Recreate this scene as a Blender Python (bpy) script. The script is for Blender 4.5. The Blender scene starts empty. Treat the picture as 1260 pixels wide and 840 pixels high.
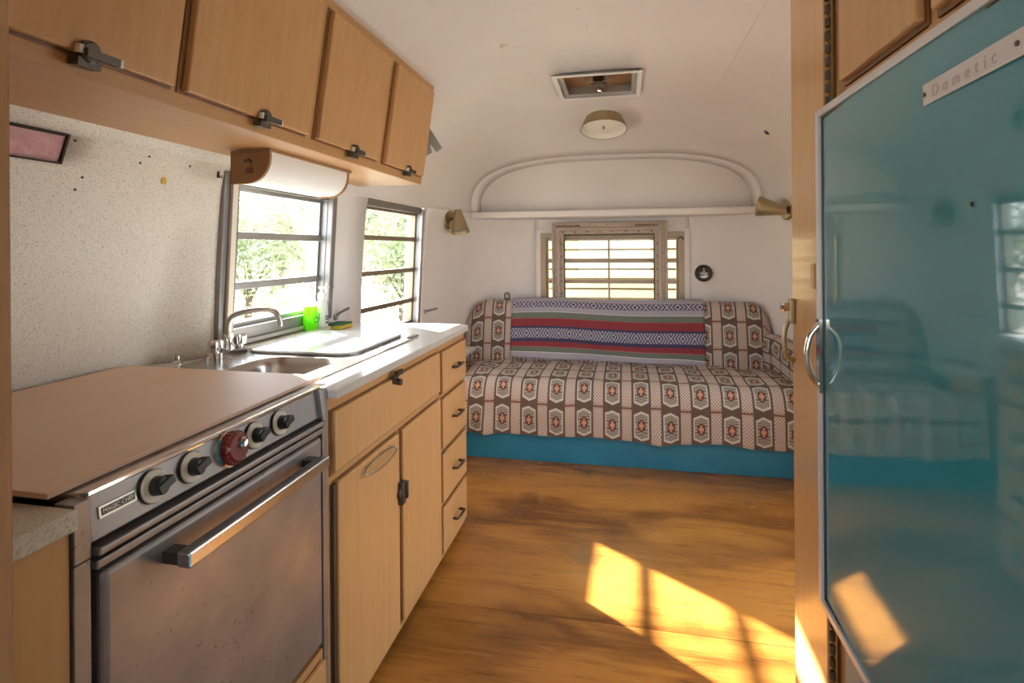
import bpy, bmesh, math, random
import numpy as np
from mathutils import Matrix, Vector
random.seed(7)
D = bpy.data; SC = bpy.context.scene; COL = SC.collection
R = math.radians

# ---------------------------------------------------------------- camera, sky, sun, exposure
YAW = math.atan(138/670); ROLL = 0.0075; EYE = 1.22
cam = D.cameras.new('camera'); co = D.objects.new('camera', cam); COL.objects.link(co)
cam.sensor_width = 36; cam.lens = 36*670/1260; cam.shift_y = -(420-307.5)/1260; cam.clip_start = 0.02
co.matrix_world = Matrix.Translation((0, 0, EYE)) @ Matrix.Rotation(YAW, 4, 'Z') @ Matrix.Rotation(R(90), 4, 'X') @ Matrix.Rotation(-ROLL, 4, 'Z')
SC.camera = co
SC.view_settings.view_transform = 'Standard'; SC.view_settings.look = 'None'
SC.view_settings.gamma = 1; SC.view_settings.use_curve_mapping = False
SC.view_settings.exposure = -0.33
w = D.worlds.new('sky'); SC.world = w; w.use_nodes = True
bg = w.node_tree.nodes['Background']; bg.inputs[0].default_value = (0.82, 0.92, 1.0, 1); bg.inputs[1].default_value = 8.8
sl = D.lights.new('sun', 'SUN'); so = D.objects.new('sun', sl); COL.objects.link(so)
sl.energy = 74; sl.angle = R(1.0); sl.color = (1.0, 0.95, 0.88)
so.rotation_euler = Vector((1, -0.75, -0.66)).to_track_quat('-Z', 'Y').to_euler()
so.location = (-6, 6, 6)
def portal(name, loc, direction, sx, sy):
    l = D.lights.new(name, 'AREA'); o = D.objects.new(name, l); COL.objects.link(o)
    l.shape = 'RECTANGLE'; l.size = sx; l.size_y = sy; l.cycles.is_portal = True
    o.location = loc; o.rotation_euler = Vector(direction).to_track_quat('-Z', 'Y').to_euler()
portal('daylight_portal', (-1.45, 1.9, 1.2), (1, 0, 0), .75, .7)
portal('daylight_portal', (-1.45, 2.93, 1.1), (1, 0, 0), .9, .9)
portal('daylight_portal', (-.09, 4.12, 1.0), (0, -1, 0), 1.1, .8)
portal('daylight_portal', (1.28, 2.64, 1.15), (-1, 0, 0), .8, .75)
portal('daylight_portal', (1.28, 1.84, .74), (-1, 0, 0), .66, 1.5)
portal('daylight_portal', (-.1, -1.62, 1.12), (0, 1, 0), 1.75, .9)

# ---------------------------------------------------------------- node helpers
class Ex:
    def __init__(s, nt, v): s.nt = nt; s.v = v
    def _m(s, op, *o):
        n = s.nt.nodes.new('ShaderNodeMath'); n.operation = op
        for i, x in enumerate((s,)+o):
            x = x.v if isinstance(x, Ex) else x
            if isinstance(x, (int, float)): n.inputs[i].default_value = x
            else: s.nt.links.new(x, n.inputs[i])
        return Ex(s.nt, n.outputs[0])
    def __add__(s, o): return s._m('ADD', o)
    def __radd__(s, o): return s._m('ADD', o)
    def __sub__(s, o): return s._m('SUBTRACT', o)
    def __rsub__(s, o): return (s*-1)+o
    def __mul__(s, o): return s._m('MULTIPLY', o)
    def __rmul__(s, o): return s._m('MULTIPLY', o)
    def __truediv__(s, o): return s._m('DIVIDE', o)
    def fract(s): return s._m('FRACT')
    def abs(s): return s._m('ABSOLUTE')
    def lt(s, o): return s._m('LESS_THAN', o)
    def gt(s, o): return s._m('GREATER_THAN', o)
    def max(s, o): return s._m('MAXIMUM', o)
    def min(s, o): return s._m('MINIMUM', o)
    def sin(s): return s._m('SINE')
    def ramp(s, a, b):
        n = s.nt.nodes.new('ShaderNodeMapRange'); s.nt.links.new(s.v, n.inputs[0])
        n.inputs[1].default_value = a; n.inputs[2].default_value = b; return Ex(s.nt, n.outputs[0])
class Mat:
    def __init__(s, name, rough=.5, metal=0, col=(.8, .8, .8), spec=.5, coat=0):
        s.m = D.materials.new(name); s.m.use_nodes = True; s.nt = s.m.node_tree
        s.b = s.nt.nodes['Principled BSDF']; s.L = s.nt.links
        s.b.inputs['Base Color'].default_value = (*col, 1); s.b.inputs['Roughness'].default_value = rough
        s.b.inputs['Metallic'].default_value = metal; s.b.inputs['Specular IOR Level'].default_value = spec
        s.b.inputs['Coat Weight'].default_value = coat; s.b.inputs['Coat Roughness'].default_value = .08
    def coord(s, kind='Object'): 
        return s.nt.nodes.new('ShaderNodeTexCoord').outputs[kind]
    def scaled(s, sc, kind='Object'):
        n = s.nt.nodes.new('ShaderNodeMapping'); n.inputs['Scale'].default_value = sc
        s.L.new(s.coord(kind), n.inputs[0]); return n.outputs[0]
    def xyz(s, kind='Object'):
        n = s.nt.nodes.new('ShaderNodeSeparateXYZ'); s.L.new(s.coord(kind), n.inputs[0])
        return [Ex(s.nt, n.outputs[i]) for i in range(3)]
    def noise(s, vec, scale=5, detail=3, rough=.55, dist=0):
        n = s.nt.nodes.new('ShaderNodeTexNoise'); s.L.new(vec, n.inputs['Vector'])
        n.inputs['Scale'].default_value = scale; n.inputs['Detail'].default_value = detail
        n.inputs['Roughness'].default_value = rough; n.inputs['Distortion'].default_value = dist
        return Ex(s.nt, n.outputs[0])
    def vor(s, vec, scale):
        n = s.nt.nodes.new('ShaderNodeTexVoronoi'); s.L.new(vec, n.inputs['Vector']); n.inputs['Scale'].default_value = scale
        return Ex(s.nt, n.outputs['Distance'])
    def mix(s, f, a, b):
        n = s.nt.nodes.new('ShaderNodeMix'); n.data_type = 'RGBA'
        for i, x in ((0, f), (6, a), (7, b)):
            x = x.v if isinstance(x, Ex) else x
            if isinstance(x, (int, float)): n.inputs[i].default_value = x
            elif isinstance(x, tuple): n.inputs[i].default_value = (*x, 1)
            else: s.L.new(x, n.inputs[i])
        return n.outputs[2]
    def cramp(s, f, stops, const=False):
        n = s.nt.nodes.new('ShaderNodeValToRGB'); s.L.new(f.v, n.inputs[0]); cr = n.color_ramp
        if const: cr.interpolation = 'CONSTANT'
        while len(cr.elements) < len(stops): cr.elements.new(1)
        for e, (p, c) in zip(cr.elements, stops): e.position = p; e.color = (*c, 1)
        return n.outputs[0]
    def color(s, c): s.L.new(c, s.b.inputs['Base Color']); return s
    def roughness(s, e): s.L.new(e.v, s.b.inputs['Roughness']); return s
    def bump(s, e, strength=.2, dist=.002):
        n = s.nt.nodes.new('ShaderNodeBump'); n.inputs['Strength'].default_value = strength; n.inputs['Distance'].default_value = dist
        s.L.new(e.v, n.inputs['Height']); s.L.new(n.outputs[0], s.b.inputs['Normal']); return s

def wood(name, c1, c2, axis='z', rough=.38, coat=0, scale=1.0):
    m = Mat(name, rough, coat=coat)
    sc = {'z': (14, 14, .9), 'y': (14, .9, 14), 'x': (.9, 14, 14)}[axis]
    v = m.scaled(tuple(q*scale for q in sc)); n1 = m.noise(v, 3, 4, .6, .3)
    n2 = m.noise(m.scaled(tuple(q*4*scale for q in sc)), 6, 2)
    n3 = m.noise(m.coord(), 2.2, 2)
    f = (n1*.6+n2*.25+n3*.3).ramp(.35, .8)
    m.color(m.mix(f, c1, c2)); return m.m
M = {}
M['maple'] = wood('maple_veneer', (.60, .345, .15), (.49, .255, .092))
M['maple_y'] = wood('maple_rail', (.54, .30, .125), (.43, .22, .08), 'y')
M['maple_edge'] = wood('maple_dark_edge', (.24, .11, .04), (.15, .065, .025))
M['oak_post'] = wood('pine_post', (.50, .29, .14), (.34, .17, .07), 'z', .45, 0, .8)
M['ply'] = wood('tan_plywood', (.80, .575, .43), (.74, .505, .36), 'y', .5, 0, .35)
M['warm_ply'] = wood('varnished_plywood', (.66, .40, .175), (.54, .29, .105), 'z', .28, .3)
M['brown_board'] = wood('brown_fibreboard', (.36, .20, .09), (.27, .14, .06), 'z', .6)

def paint_mat():
    m = Mat('white_paint', .5, col=(.8, .77, .72))
    n = m.noise(m.coord(), 1.7, 3); n2 = m.noise(m.coord(), 60, 2)
    m.color(m.mix((n*.8+n2*.2).ramp(.35, .75), (.78, .742, .722), (.71, .665, .64))); m.bump(n2, .08, .001); return m.m
M['paint'] = paint_mat()
def speckle():
    m = Mat('speckled_wallboard', .5)
    n = m.noise(m.coord(), 290, 2, .7); n2 = m.noise(m.coord(), 460, 1, .6); n3 = m.noise(m.coord(), 2.5, 3)
    base = m.mix(n3.ramp(.35, .7), (.82, .775, .70), (.74, .685, .60))
    c = m.mix(n.ramp(.56, .66)*.75, base, (.34, .22, .11)); c = m.mix(n2.ramp(.66, .72)*.8, c, (.22, .15, .09))
    m.color(c); return m.m
M['speckle'] = speckle()
def floor_mat(i):
    m = Mat('stained_plywood_%d' % i, .22, spec=.35, coat=.12)
    x, y, z = m.xyz()
    big = m.noise(m.scaled((1.0, 2.6, 1)), 1.3+.1*i, 3, .55, .6)
    grain = m.noise(m.scaled((1.3, 14, 1)), 2.2, 5, .62, 1.2)
    rings = ((y*9+big*9+grain*1.2).sin()*.5+.5)
    fine = m.noise(m.scaled((6, 90, 1)), 3, 2)
    f = (rings*.34+grain*.5+fine*.16).ramp(.34, .70)
    c = m.mix(f, (.47, .195, .035), (.165, .056, .010))
    c = m.mix(big.ramp(.45, .72)*.55, c, (.54, .25, .05))
    dk = m.noise(m.coord(), 3.1, 4); c = m.mix(dk.ramp(.60, .68)*.45, c, (.07, .026, .008))
    ln = m.noise(m.scaled((1.1, 34, 1)), 2.4, 3, .6, 1.5); c = m.mix(ln.ramp(.60, .68)*.55, c, (.055, .02, .007))
    m.color(c); m.roughness((fine*.14+dk*.16)+.1); m.bump(fine, .12, .001); return m.m
M['floor0'] = floor_mat(0); M['floor1'] = floor_mat(1)
def steel(name, col, rough, dirt=0):
    m = Mat(name, rough, 1, col)
    n = m.noise(m.coord(), 7, 4); m.roughness(n*.22+(rough-.1))
    if dirt:
        s = m.noise(m.coord(), 85, 2, .6); n2 = m.noise(m.coord(), 4, 2)
        c = m.mix(n.ramp(.35, .7), col, tuple(q*.72 for q in col))
        c = m.mix((s*.8+n2*.2).ramp(.64, .70)*dirt*.8, c, (.12, .09, .07)); m.color(c)
    return m.m
M['steel'] = steel('stainless_steel', (.62, .60, .58), .25)
M['stove_steel'] = steel('worn_stove_steel', (.36, .33, .32), .40, .8)
M['stove_steel'].node_tree.nodes['Principled BSDF'].inputs['Metallic'].default_value = .78
M['handle_steel'] = steel('polished_handle_steel', (.60, .60, .61), .24)
M['chrome'] = Mat('chrome', .08, 1, (.75, .74, .73)).m
M['nickel'] = Mat('dull_nickel', .28, 1, (.50, .47, .43)).m
M['alu'] = steel('aluminium', (.50, .49, .49), .38)
M['alu_dark'] = steel('weathered_aluminium', (.30, .285, .28), .45)
M['bronze_alu'] = steel('brown_aluminium', (.33, .27, .20), .45)
M['brass'] = Mat('brushed_brass', .42, 1, (.44, .355, .21)).m
M['brass_dark'] = Mat('dark_brass', .4, 1, (.30, .20, .08)).m
M['iron'] = Mat('dark_bronze_metal', .42, .8, (.10, .085, .07)).m
M['black'] = Mat('black_plastic', .3, col=(.02, .02, .02)).m
M['dark'] = Mat('dark_gap', .8, col=(.03, .022, .018)).m
M['white'] = Mat('white_plastic', .35, col=(.82, .81, .79)).m
M['cream'] = Mat('cream_enamel', .4, col=(.70, .64, .52)).m
M['lamp_white'] = Mat('lamp_white', .45, col=(.82, .79, .70)).m
M['grey_plastic'] = Mat('grey_metal', .4, .3, (.42, .45, .44)).m
M['red_knob'] = Mat('dark_red_plastic', .3, col=(.19, .025, .016)).m
def lam():
    m = Mat('white_laminate', .2, coat=.2)
    n = m.noise(m.coord(), 260, 1); m.color(m.mix(n.ramp(.60, .68)*.5, (.84, .84, .83), (.55, .55, .54))); return m.m
M['laminate'] = lam()
def lam2():
    m = Mat('speckled_laminate', .4)
    n = m.noise(m.coord(), 240, 2); m.color(m.mix(n.ramp(.5, .68), (.62, .57, .48), (.42, .37, .30))); return m.m
M['laminate_speck'] = lam2()
M['white_board'] = Mat('white_board', .22, col=(.88, .88, .88), coat=.3).m
M['lam_edge'] = Mat('grey_edge_band', .4, col=(.50, .46, .41)).m
M['teal_gloss'] = Mat('turquoise_gloss_panel', .035, col=(.042, .245, .31), spec=.7, coat=.3).m
def tealp():
    m = Mat('turquoise_paint', .38); n = m.noise(m.coord(), 5, 3)
    m.color(m.mix(n.ramp(.35, .7), (.022, .215, .36), (.016, .165, .29))); return m.m
M['teal'] = tealp()
M['trim_white'] = Mat('pale_trim_metal', .35, .2, (.66, .64, .66)).m
def glass():
    m = D.materials.new('window_glass'); m.use_nodes = True; nt = m.node_tree; nt.nodes.clear()
    o = nt.nodes.new('ShaderNodeOutputMaterial'); t = nt.nodes.new('ShaderNodeBsdfTransparent'); g = nt.nodes.new('ShaderNodeBsdfGlossy')
    g.inputs['Roughness'].default_value = .02; x = nt.nodes.new('ShaderNodeMixShader'); t.inputs[0].default_value = (.96, .97, .97, 1)
    f = nt.nodes.new('ShaderNodeLayerWeight'); f.inputs[0].default_value = .5
    p = Ex(nt, f.outputs['Facing']); p = p._m('POWER', 5.0)*.9+.04       # Schlick reflectance of a thin pane
    nt.links.new(p.v, x.inputs[0]); nt.links.new(t.outputs[0], x.inputs[1]); nt.links.new(g.outputs[0], x.inputs[2]); nt.links.new(x.outputs[0], o.inputs[0])
    return m
M['glass'] = glass()
def tint(name, col, k):
    m = D.materials.new(name); m.use_nodes = True; nt = m.node_tree; p = nt.nodes['Principled BSDF']; o = nt.nodes['Material Output']
    p.inputs['Base Color'].default_value = (*col, 1); p.inputs['Roughness'].default_value = .12
    t = nt.nodes.new('ShaderNodeBsdfTransparent'); t.inputs[0].default_value = (*[min(1, c*1.2) for c in col], 1)
    tr = nt.nodes.new('ShaderNodeBsdfTranslucent'); tr.inputs[0].default_value = (*col, 1)
    x0 = nt.nodes.new('ShaderNodeMixShader'); x0.inputs[0].default_value = .5
    nt.links.new(p.outputs[0], x0.inputs[1]); nt.links.new(tr.outputs[0], x0.inputs[2])
    x = nt.nodes.new('ShaderNodeMixShader'); x.inputs[0].default_value = k
    nt.links.new(x0.outputs[0], x.inputs[1]); nt.links.new(t.outputs[0], x.inputs[2]); nt.links.new(x.outputs[0], o.inputs[0]); return m
M['green_soap'] = tint('green_dish_soap', (.30, .85, .02), .2)
M['clear'] = tint('clear_plastic', (.85, .88, .86), .7)
M['green_print'] = Mat('dark_green_print', .5, col=(.02, .10, .03)).m
M['grey_print'] = Mat('grey_print', .5, col=(.12, .13, .15)).m
M['pale_print'] = Mat('worn_grey_print', .5, col=(.44, .42, .42)).m
M['sponge_y'] = Mat('yellow_sponge', .9, col=(.70, .48, .06)).m
M['sponge_g'] = Mat('green_scrubber', .95, col=(.05, .16, .10)).m
def pink():
    m = Mat('pink_fibre', .9); n = m.noise(m.coord(), 45, 4)
    m.color(m.mix(n.ramp(.3, .7), (.72, .44, .46), (.58, .32, .35))); m.bump(n, .8, .01); return m.m
M['pink'] = pink()
def frame_mat():
    m = Mat('weathered_gilt_wood', .55)
    n = m.noise(m.coord(), 38, 4, .65); n2 = m.noise(m.coord(), 9, 3)
    c = m.mix(n.ramp(.50, .75)*.7, (.54, .455, .38), (.30, .205, .145)); c = m.mix(n2.ramp(.5, .7)*.5, c, (.58, .51, .43)); m.color(c); m.bump(n, .5, .004); return m.m
M['gilt'] = frame_mat()
M['gilt_dark'] = Mat('dark_gilt', .5, col=(.13, .08, .045)).m

def sofa_mat():
    m = Mat('aztec_weave', .85, spec=.2)
    u, v, _ = m.xyz('UV')
    P, Q = .158, .182
    cu = (u/P).fract()-.5; cv = (v/Q).fract()-.5; au = cu.abs(); av = cv.abs()
    sv = ((v/Q)+.5).fract()-.5
    brown = m.mix(((u*520).sin()*.5+.5)*.5, (.085, .050, .036), (.155, .105, .080))
    d = (au/.255).max((av+au*.36)/.425)
    leaf = (((cu*cu+cv*cv)*150+av*30-au*46).sin()*.5+.5).gt(.52)
    inner = m.mix(leaf, (.36, .33, .285), (.15, .13, .105))
    c = m.mix(d.lt(1.0), brown, (.56, .51, .45)); c = m.mix(d.lt(.84), c, inner)
    dd = au/.145+av/.20
    core = (au/.135).max((av+au*.6)/.19)
    c = m.mix(core.lt(1.0), c, (.115, .038, .024))
    cross = (au.lt(.030)*av.lt(.125)).max(av.lt(.045)*au.lt(.085)); c = m.mix(cross, c, (.56, .27, .17))
    # cream band
    bu = (u/P+.5).fract()-.5; ab = bu.abs()
    dots = ((u*2*math.pi/.0165).sin()*(v*2*math.pi/.0185).sin()).gt(.38)
    band = m.mix(dots, (.53, .445, .385), (.20, .105, .08))
    line = sv.abs().lt(.030); band = m.mix(line, band, (.20, .06, .04))
    line2 = sv.abs().lt(.075)*sv.abs().gt(.055); band = m.mix(line2*.6, band, (.32, .18, .14))
    band = m.mix(ab.gt(.170), band, (.13, .065, .045))
    c = m.mix(ab.lt(.190), c, band)
    nn = m.noise(m.scaled((1, 1, 1), 'UV'), 420, 2); c = m.mix((nn*.12), c, (.55, .50, .46))
    m.color(c); m.bump(nn, .3, .001); return m.m
M['aztec'] = sofa_mat()
def serape():
    m = Mat('serape_weave', .9, spec=.15)
    u, v, _ = m.xyz('UV')
    G, Rd, Nv, Lt = (.13, .155, .12), (.24, .020, .024), (.035, .03, .095), (.36, .335, .37)
    st = [(0, Lt), (.03, Nv), (.13, Lt), (.215, (.62, .60, .64)), (.225, G), (.325, (.28, .06, .06)), (.34, Rd), (.465, Nv), (.735, Rd), (.815, (.4, .1, .1)), (.825, G), (.905, (.62, .60, .64)), (.915, Lt)]
    wv = v+m.noise(m.scaled((3, 0, 1), 'UV'), 2, 1)*.0
    c = m.cramp(wv, st, True)
    def dia(c, v0, v1, per, n):
        t = (v-(v0+v1)/2)*(1/(v1-v0)); a = ((u/per).fract()-.5).abs()*2; b = t.abs()*1.35
        inside = t.abs().lt(.5); pat = ((a*2.2+b*1.0)*n).fract().gt(.46)
        return m.mix(inside*pat, c, (.40, .385, .43))
    c = dia(c, .035, .128, .14, 1.2); c = dia(c, .505, .680, .15, 1.75)
    nn = m.noise(m.scaled((1.2, 1, 1), 'UV'), 300, 2); c = m.mix(nn*.25, c, (.22, .20, .22)); m.color(c); return m.m
M['serape'] = serape()
def leafm(name, a, b):
    m = Mat(name, .6, col=a); n = m.noise(m.coord(), 6, 2); m.color(m.mix(n.ramp(.35, .65), a, b))
    m.b.inputs['Subsurface Weight'].default_value = 0; return m.m
M['leaf'] = leafm('green_leaves', (.38, .43, .28), (.24, .29, .16))
M['leaf2'] = leafm('yellow_green_leaves', (.46, .48, .32), (.32, .35, .21))
M['brush'] = leafm('dry_brush', (.42, .41, .37), (.26, .25, .22))
M['bark'] = wood('bark', (.16, .11, .07), (.09, .06, .04), 'z', .9)
def gmat():
    m = Mat('pale_gravel', .95); n = m.noise(m.coord(), 3, 5); n2 = m.noise(m.coord(), .5, 3)
    c = m.mix(n.ramp(.35, .7), (.50, .47, .42), (.38, .35, .30)); m.color(m.mix(n2.ramp(.45, .65)*.6, c, (.16, .18, .07))); return m.m
M['gravel'] = gmat()
M['board_yellow'] = wood('yellow_painted_board', (.62, .53, .32), (.54, .44, .24), 'x', .6)
M['gap_shade'] = wood('board_gap_shade', (.20, .15, .07), (.15, .11, .05), 'x', .8)  # dark tan standing in for the shade between fence boards

# ---------------------------------------------------------------- mesh helpers
class MB:
    def __init__(s, frame=None): s.v = []; s.f = []; s.uv = None; s.fr = frame
    def pts(s, ps):
        b = len(s.v)
        for p in ps:
            p = Vector(p); p = (s.fr @ p) if s.fr else p; s.v.append(tuple(p))
        return b
    def box(s, x0, x1, y0, y1, z0, z1):
        b = s.pts([(x, y, z) for x in (x0, x1) for y in (y0, y1) for z in (z0, z1)])
        for f in ((0, 1, 3, 2), (4, 6, 7, 5), (0, 4, 5, 1), (2, 3, 7, 6), (0, 2, 6, 4), (1, 5, 7, 3)): s.f.append([b+i for i in f])
        return s
    def loft(s, rings, close=True, cap0=False, cap1=False):
        n = len(rings[0]); b = [s.pts(r) for r in rings]
        for i in range(len(rings)-1):
            for j in range(n if close else n-1):
                k = (j+1) % n; s.f.append([b[i]+j, b[i]+k, b[i+1]+k, b[i+1]+j])
        if cap0: s.f.append([b[0]+j for j in range(n)][::-1])
        if cap1: s.f.append([b[-1]+j for j in range(n)])
        return s
    def tube(s, path, r, n=10, cap=True):
        P = [Vector(p) for p in path]; rs = r if isinstance(r, (list, tuple)) else [r]*len(P)
        up = None; rings = []
        for i, p in enumerate(P):
            t = (P[min(i+1, len(P)-1)]-P[max(i-1, 0)]).normalized()
            if up is None: up = t.orthogonal().normalized()
            a = (up-t*up.dot(t)).normalized(); up = a; c = t.cross(a)
            rings.append([p+(a*math.cos(q)+c*math.sin(q))*rs[i] for q in [2*math.pi*k/n for k in range(n)]])
        return s.loft(rings, True, cap, cap)
    def lathe(s, prof, origin=(0, 0, 0), axis=(0, 0, 1), n=24, cap=True):
        q = Vector((0, 0, 1)).rotation_difference(Vector(axis)); o = Vector(origin)
        rings = [[o+q @ Vector((r*math.cos(a), r*math.sin(a), h)) for a in [2*math.pi*k/n for k in range(n)]] for r, h in prof]
        return s.loft(rings, True, cap, cap)
    def prism(s, poly, axis, a0, a1):
        def mk(p, a): return (a, p[0], p[1]) if axis == 0 else (p[0], a, p[1]) if axis == 1 else (p[0], p[1], a)
        return s.loft([[mk(p, a0) for p in poly], [mk(p, a1) for p in poly]], True, True, True)
    def plate(s, outer, holes, z0, z1):
        bm = bmesh.new(); es = []
        for lp in [outer]+holes:
            vs = [bm.verts.new((p[0], p[1], z0)) for p in lp]
            es += [bm.edges.new((vs[i], vs[(i+1) % len(vs)])) for i in range(len(vs))]
        bmesh.ops.triangle_fill(bm, edges=es, use_beauty=True)
        r = bmesh.ops.extrude_face_region(bm, geom=bm.faces[:])
        for g in r['geom']:
            if isinstance(g, bmesh.types.BMVert): g.co.z = z1
        bmesh.ops.recalc_face_normals(bm, faces=bm.faces[:]); bm.verts.index_update()
        b = s.pts([v.co for v in bm.verts])
        for f in bm.faces: s.f.append([b+v.index for v in f.verts])
        bm.free(); return s
    def grid(s, fn, U, V, uvfn=None):
        b = s.pts([fn(u, v) for v in V for u in U]); n = len(U)
        if uvfn: 
            s.uv = s.uv or {}
            for j, v in enumerate(V):
                for i, u in enumerate(U): s.uv[b+j*n+i] = uvfn(u, v)
        for j in range(len(V)-1):
            for i in range(n-1): s.f.append([b+j*n+i, b+j*n+i+1, b+(j+1)*n+i+1, b+(j+1)*n+i])
        return s
    def build(s, name, mat, parent=None, smooth=None, bevel=0, seg=2, solid=0, kind=None, recalc=True):
        me = D.meshes.new(name); me.from_pydata(s.v, [], s.f); me.update()
        if recalc:
            bm = bmesh.new(); bm.from_mesh(me); bmesh.ops.recalc_face_normals(bm, faces=bm.faces[:]); bm.to_mesh(me); bm.free()
        if s.uv:
            l = me.uv_layers.new(name='UVMap')
            for lp in me.loops: l.data[lp.index].uv = s.uv.get(lp.vertex_index, (0, 0))
        for mm in (mat if isinstance(mat, list) else [mat]): me.materials.append(M[mm] if isinstance(mm, str) else mm)
        if smooth:
            me.polygons.foreach_set('use_smooth', [True]*len(me.polygons))
            me.set_sharp_from_angle(angle=R(smooth if smooth is not True else 180))
        o = D.objects.new(name, me); COL.objects.link(o)
        if bevel:
            b = o.modifiers.new('bevel', 'BEVEL'); b.width = bevel; b.segments = seg; b.limit_method = 'ANGLE'; b.angle_limit = R(40)
        if solid:
            b = o.modifiers.new('thick', 'SOLIDIFY'); b.thickness = solid; b.offset = -1
        if parent: attach(o, parent)
        if kind: o['kind'] = kind
        return o
def attach(o, p):
    o.parent = p; base = p
    mw = Matrix.Translation(base.location) if base.type == 'EMPTY' else Matrix.Identity(4)
    o.matrix_parent_inverse = mw.inverted()
def tag(o, label, cat, group=None):
    o['label'] = label; o['category'] = cat
    if group: o['group'] = group
    return o
def thing(name, label, cat, loc, group=None):
    o = D.objects.new(name, None); COL.objects.link(o); o.location = loc; o.empty_display_size = .05
    return tag(o, label, cat, group)
def struct(o, label=None):
    o['kind'] = 'structure'
    if label: o['label'] = label
    return o
def rrect(x0, x1, y0, y1, r, n=5):
    out = []
    for cx, cy, a in ((x1-r, y1-r, 0), (x0+r, y1-r, 90), (x0+r, y0+r, 180), (x1-r, y0+r, 270)):
        for k in range(n+1): t = R(a+90*k/n); out.append((cx+r*math.cos(t), cy+r*math.sin(t)))
    return out
def rect(x0, x1, y0, y1): return [(x0, y0), (x1, y0), (x1, y1), (x0, y1)]
def frame(o, a, b, n):      # columns: local x->a, y->b, z->n
    m = Matrix.Identity(4)
    for i, q in enumerate((a, b, n)):
        q = Vector(q).normalized()
        for k in range(3): m[k][i] = q[k]
    for k in range(3): m[k][3] = o[k]
    return m
def text(name, body, fr, size, mat, parent, spacing=1.0, thick=.0006):
    c = D.curves.new(name, 'FONT'); c.body = body; c.size = size; c.extrude = thick; c.space_character = spacing
    c.align_x = 'CENTER'; c.align_y = 'CENTER'
    t = D.objects.new('tmp', c); COL.objects.link(t); dg = bpy.context.evaluated_depsgraph_get()
    me = D.meshes.new_from_object(t.evaluated_get(dg)); D.objects.remove(t)
    me.transform(fr); me.materials.clear(); me.materials.append(M[mat])
    o = D.objects.new(name, me); COL.objects.link(o); attach(o, parent); return o

# ---------------------------------------------------------------- the shell of the trailer
CX = -.1
PROF = [(1.15, 0), (1.17, .3), (1.178, .6), (1.172, .9), (1.158, 1.2), (1.125, 1.49), (1.04, 1.66), (.95, 1.785), (.85, 1.885), (.73, 1.97), (.55, 2.022), (.3, 2.048), (0, 2.056)]
def catmull(P, n=12):
    P = [np.array(p) for p in P]; P = [2*P[0]-P[1]]+P+[P[-1]*np.array([-1, 1])+0 if False else np.array([-P[-2][0], P[-2][1]])]; out = []
    for i in range(1, len(P)-2):
        for k in range(n):
            t = k/n; a, b, c, d = P[i-1:i+3]
            out.append(.5*((2*b)+(c-a)*t+(2*a-5*b+4*c-d)*t*t+(3*b-a-3*c+d)*t**3))
    out.append(P[-2]); return np.array(out)
CR = catmull(PROF)
SEAM = 1.49
def dx(z): return float(np.interp(z, CR[:, 1], CR[:, 0]))
def ceil_z(x): return float(np.interp(abs(x-CX), CR[::-1, 0], CR[::-1, 1])) if abs(x-CX) < 1.12 else SEAM
def s_of(y):
    t = min(1, max(0, (y-2.9)/.85)); return t**2.2
INSET = .155
def inset(z): return float(np.interp(z, [.9, 1.4], [.105, INSET]))
def bulge(z, y):      # the kitchen side bellies out below the overhead cabinet
    g = min(1, max(0, (1.50-y)/.16)); g = g*g*(3-2*g); return g*float(np.interp(z, [0, .3, .6, .9, 1.05, 1.2, 1.35, SEAM], [.09, .11, .12, .112, .092, .062, .028, 0]))
def wall_x(z, y, side=-1): return CX+side*(dx(z)-inset(z)*s_of(y)+(bulge(z, y) if side < 0 else 0))
A0 = math.atan(INSET*2.2/.85); YR = 3.75; YB = 4.02; RC = (YB-YR)/(1-math.sin(A0))
def xoff_end(): return RC*math.cos(A0)     # inward run of the corner arc
ZR = sorted(set([0, .15, .3, .45, .6, .74, .8, .93, 1.0, 1.1, 1.2, 1.3, 1.413, 1.45, 1.478, 1.484, SEAM]))
def back_path(z=SEAM):
    P = []; A0 = math.atan(inset(z)*2.2/.85); RC = (YB-YR)/(1-math.sin(A0))
    for k in range(21):
        a = A0+(math.pi/2-A0)*k/20; P.append((RC*(math.cos(A0)-math.cos(a)), YR+RC*(math.sin(a)-math.sin(A0))))
    return P
def wall_side(name, side, holes, mats, split=None):
    ys = set(np.round(np.arange(-1.6, 3.0, .3), 3).tolist()+np.round(np.linspace(2.9, 3.75, 26), 3).tolist()+[1.34, 1.37, 1.4, 1.43, 1.46, 1.48])
    for h in holes: ys |= {h[0], h[1]}
    if split: ys.add(split)
    ys = sorted(ys); zs = ZALL
    ncol = len(ys)+21
    def cols(z): return [(wall_x(z, y, side), y, z) for y in ys]+[(CX+side*(dx(z)-inset(z)-p[0]), p[1], z) for p in back_path(z)[1:]]+[(CX+side*.55, YB, z)]
    ys = ys; rows = [cols(z) for z in zs]; m = MB(); b = m.pts([p for r in rows for p in r]); n = ncol; fm = []
    for j in range(len(zs)-1):
        for i in range(n-1):
            yc, zc = (rows[j][i][1]+rows[j][i+1][1])/2, (zs[j]+zs[j+1])/2
            if any(h[0] < yc < h[1] and h[2] < zc < h[3] for h in holes): continue
            q = [b+j*n+i, b+j*n+i+1, b+(j+1)*n+i+1, b+(j+1)*n+i]
            m.f.append(q if side < 0 else q[::-1]); fm.append(1 if split and yc < split else 0)
    o = m.build(name, mats, smooth=40, recalc=False)
    o.data.polygons.foreach_set('material_index', fm)
    s = o.modifiers.new('thick', 'SOLIDIFY'); s.thickness = .035; s.offset = -1
    return struct(o)
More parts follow.
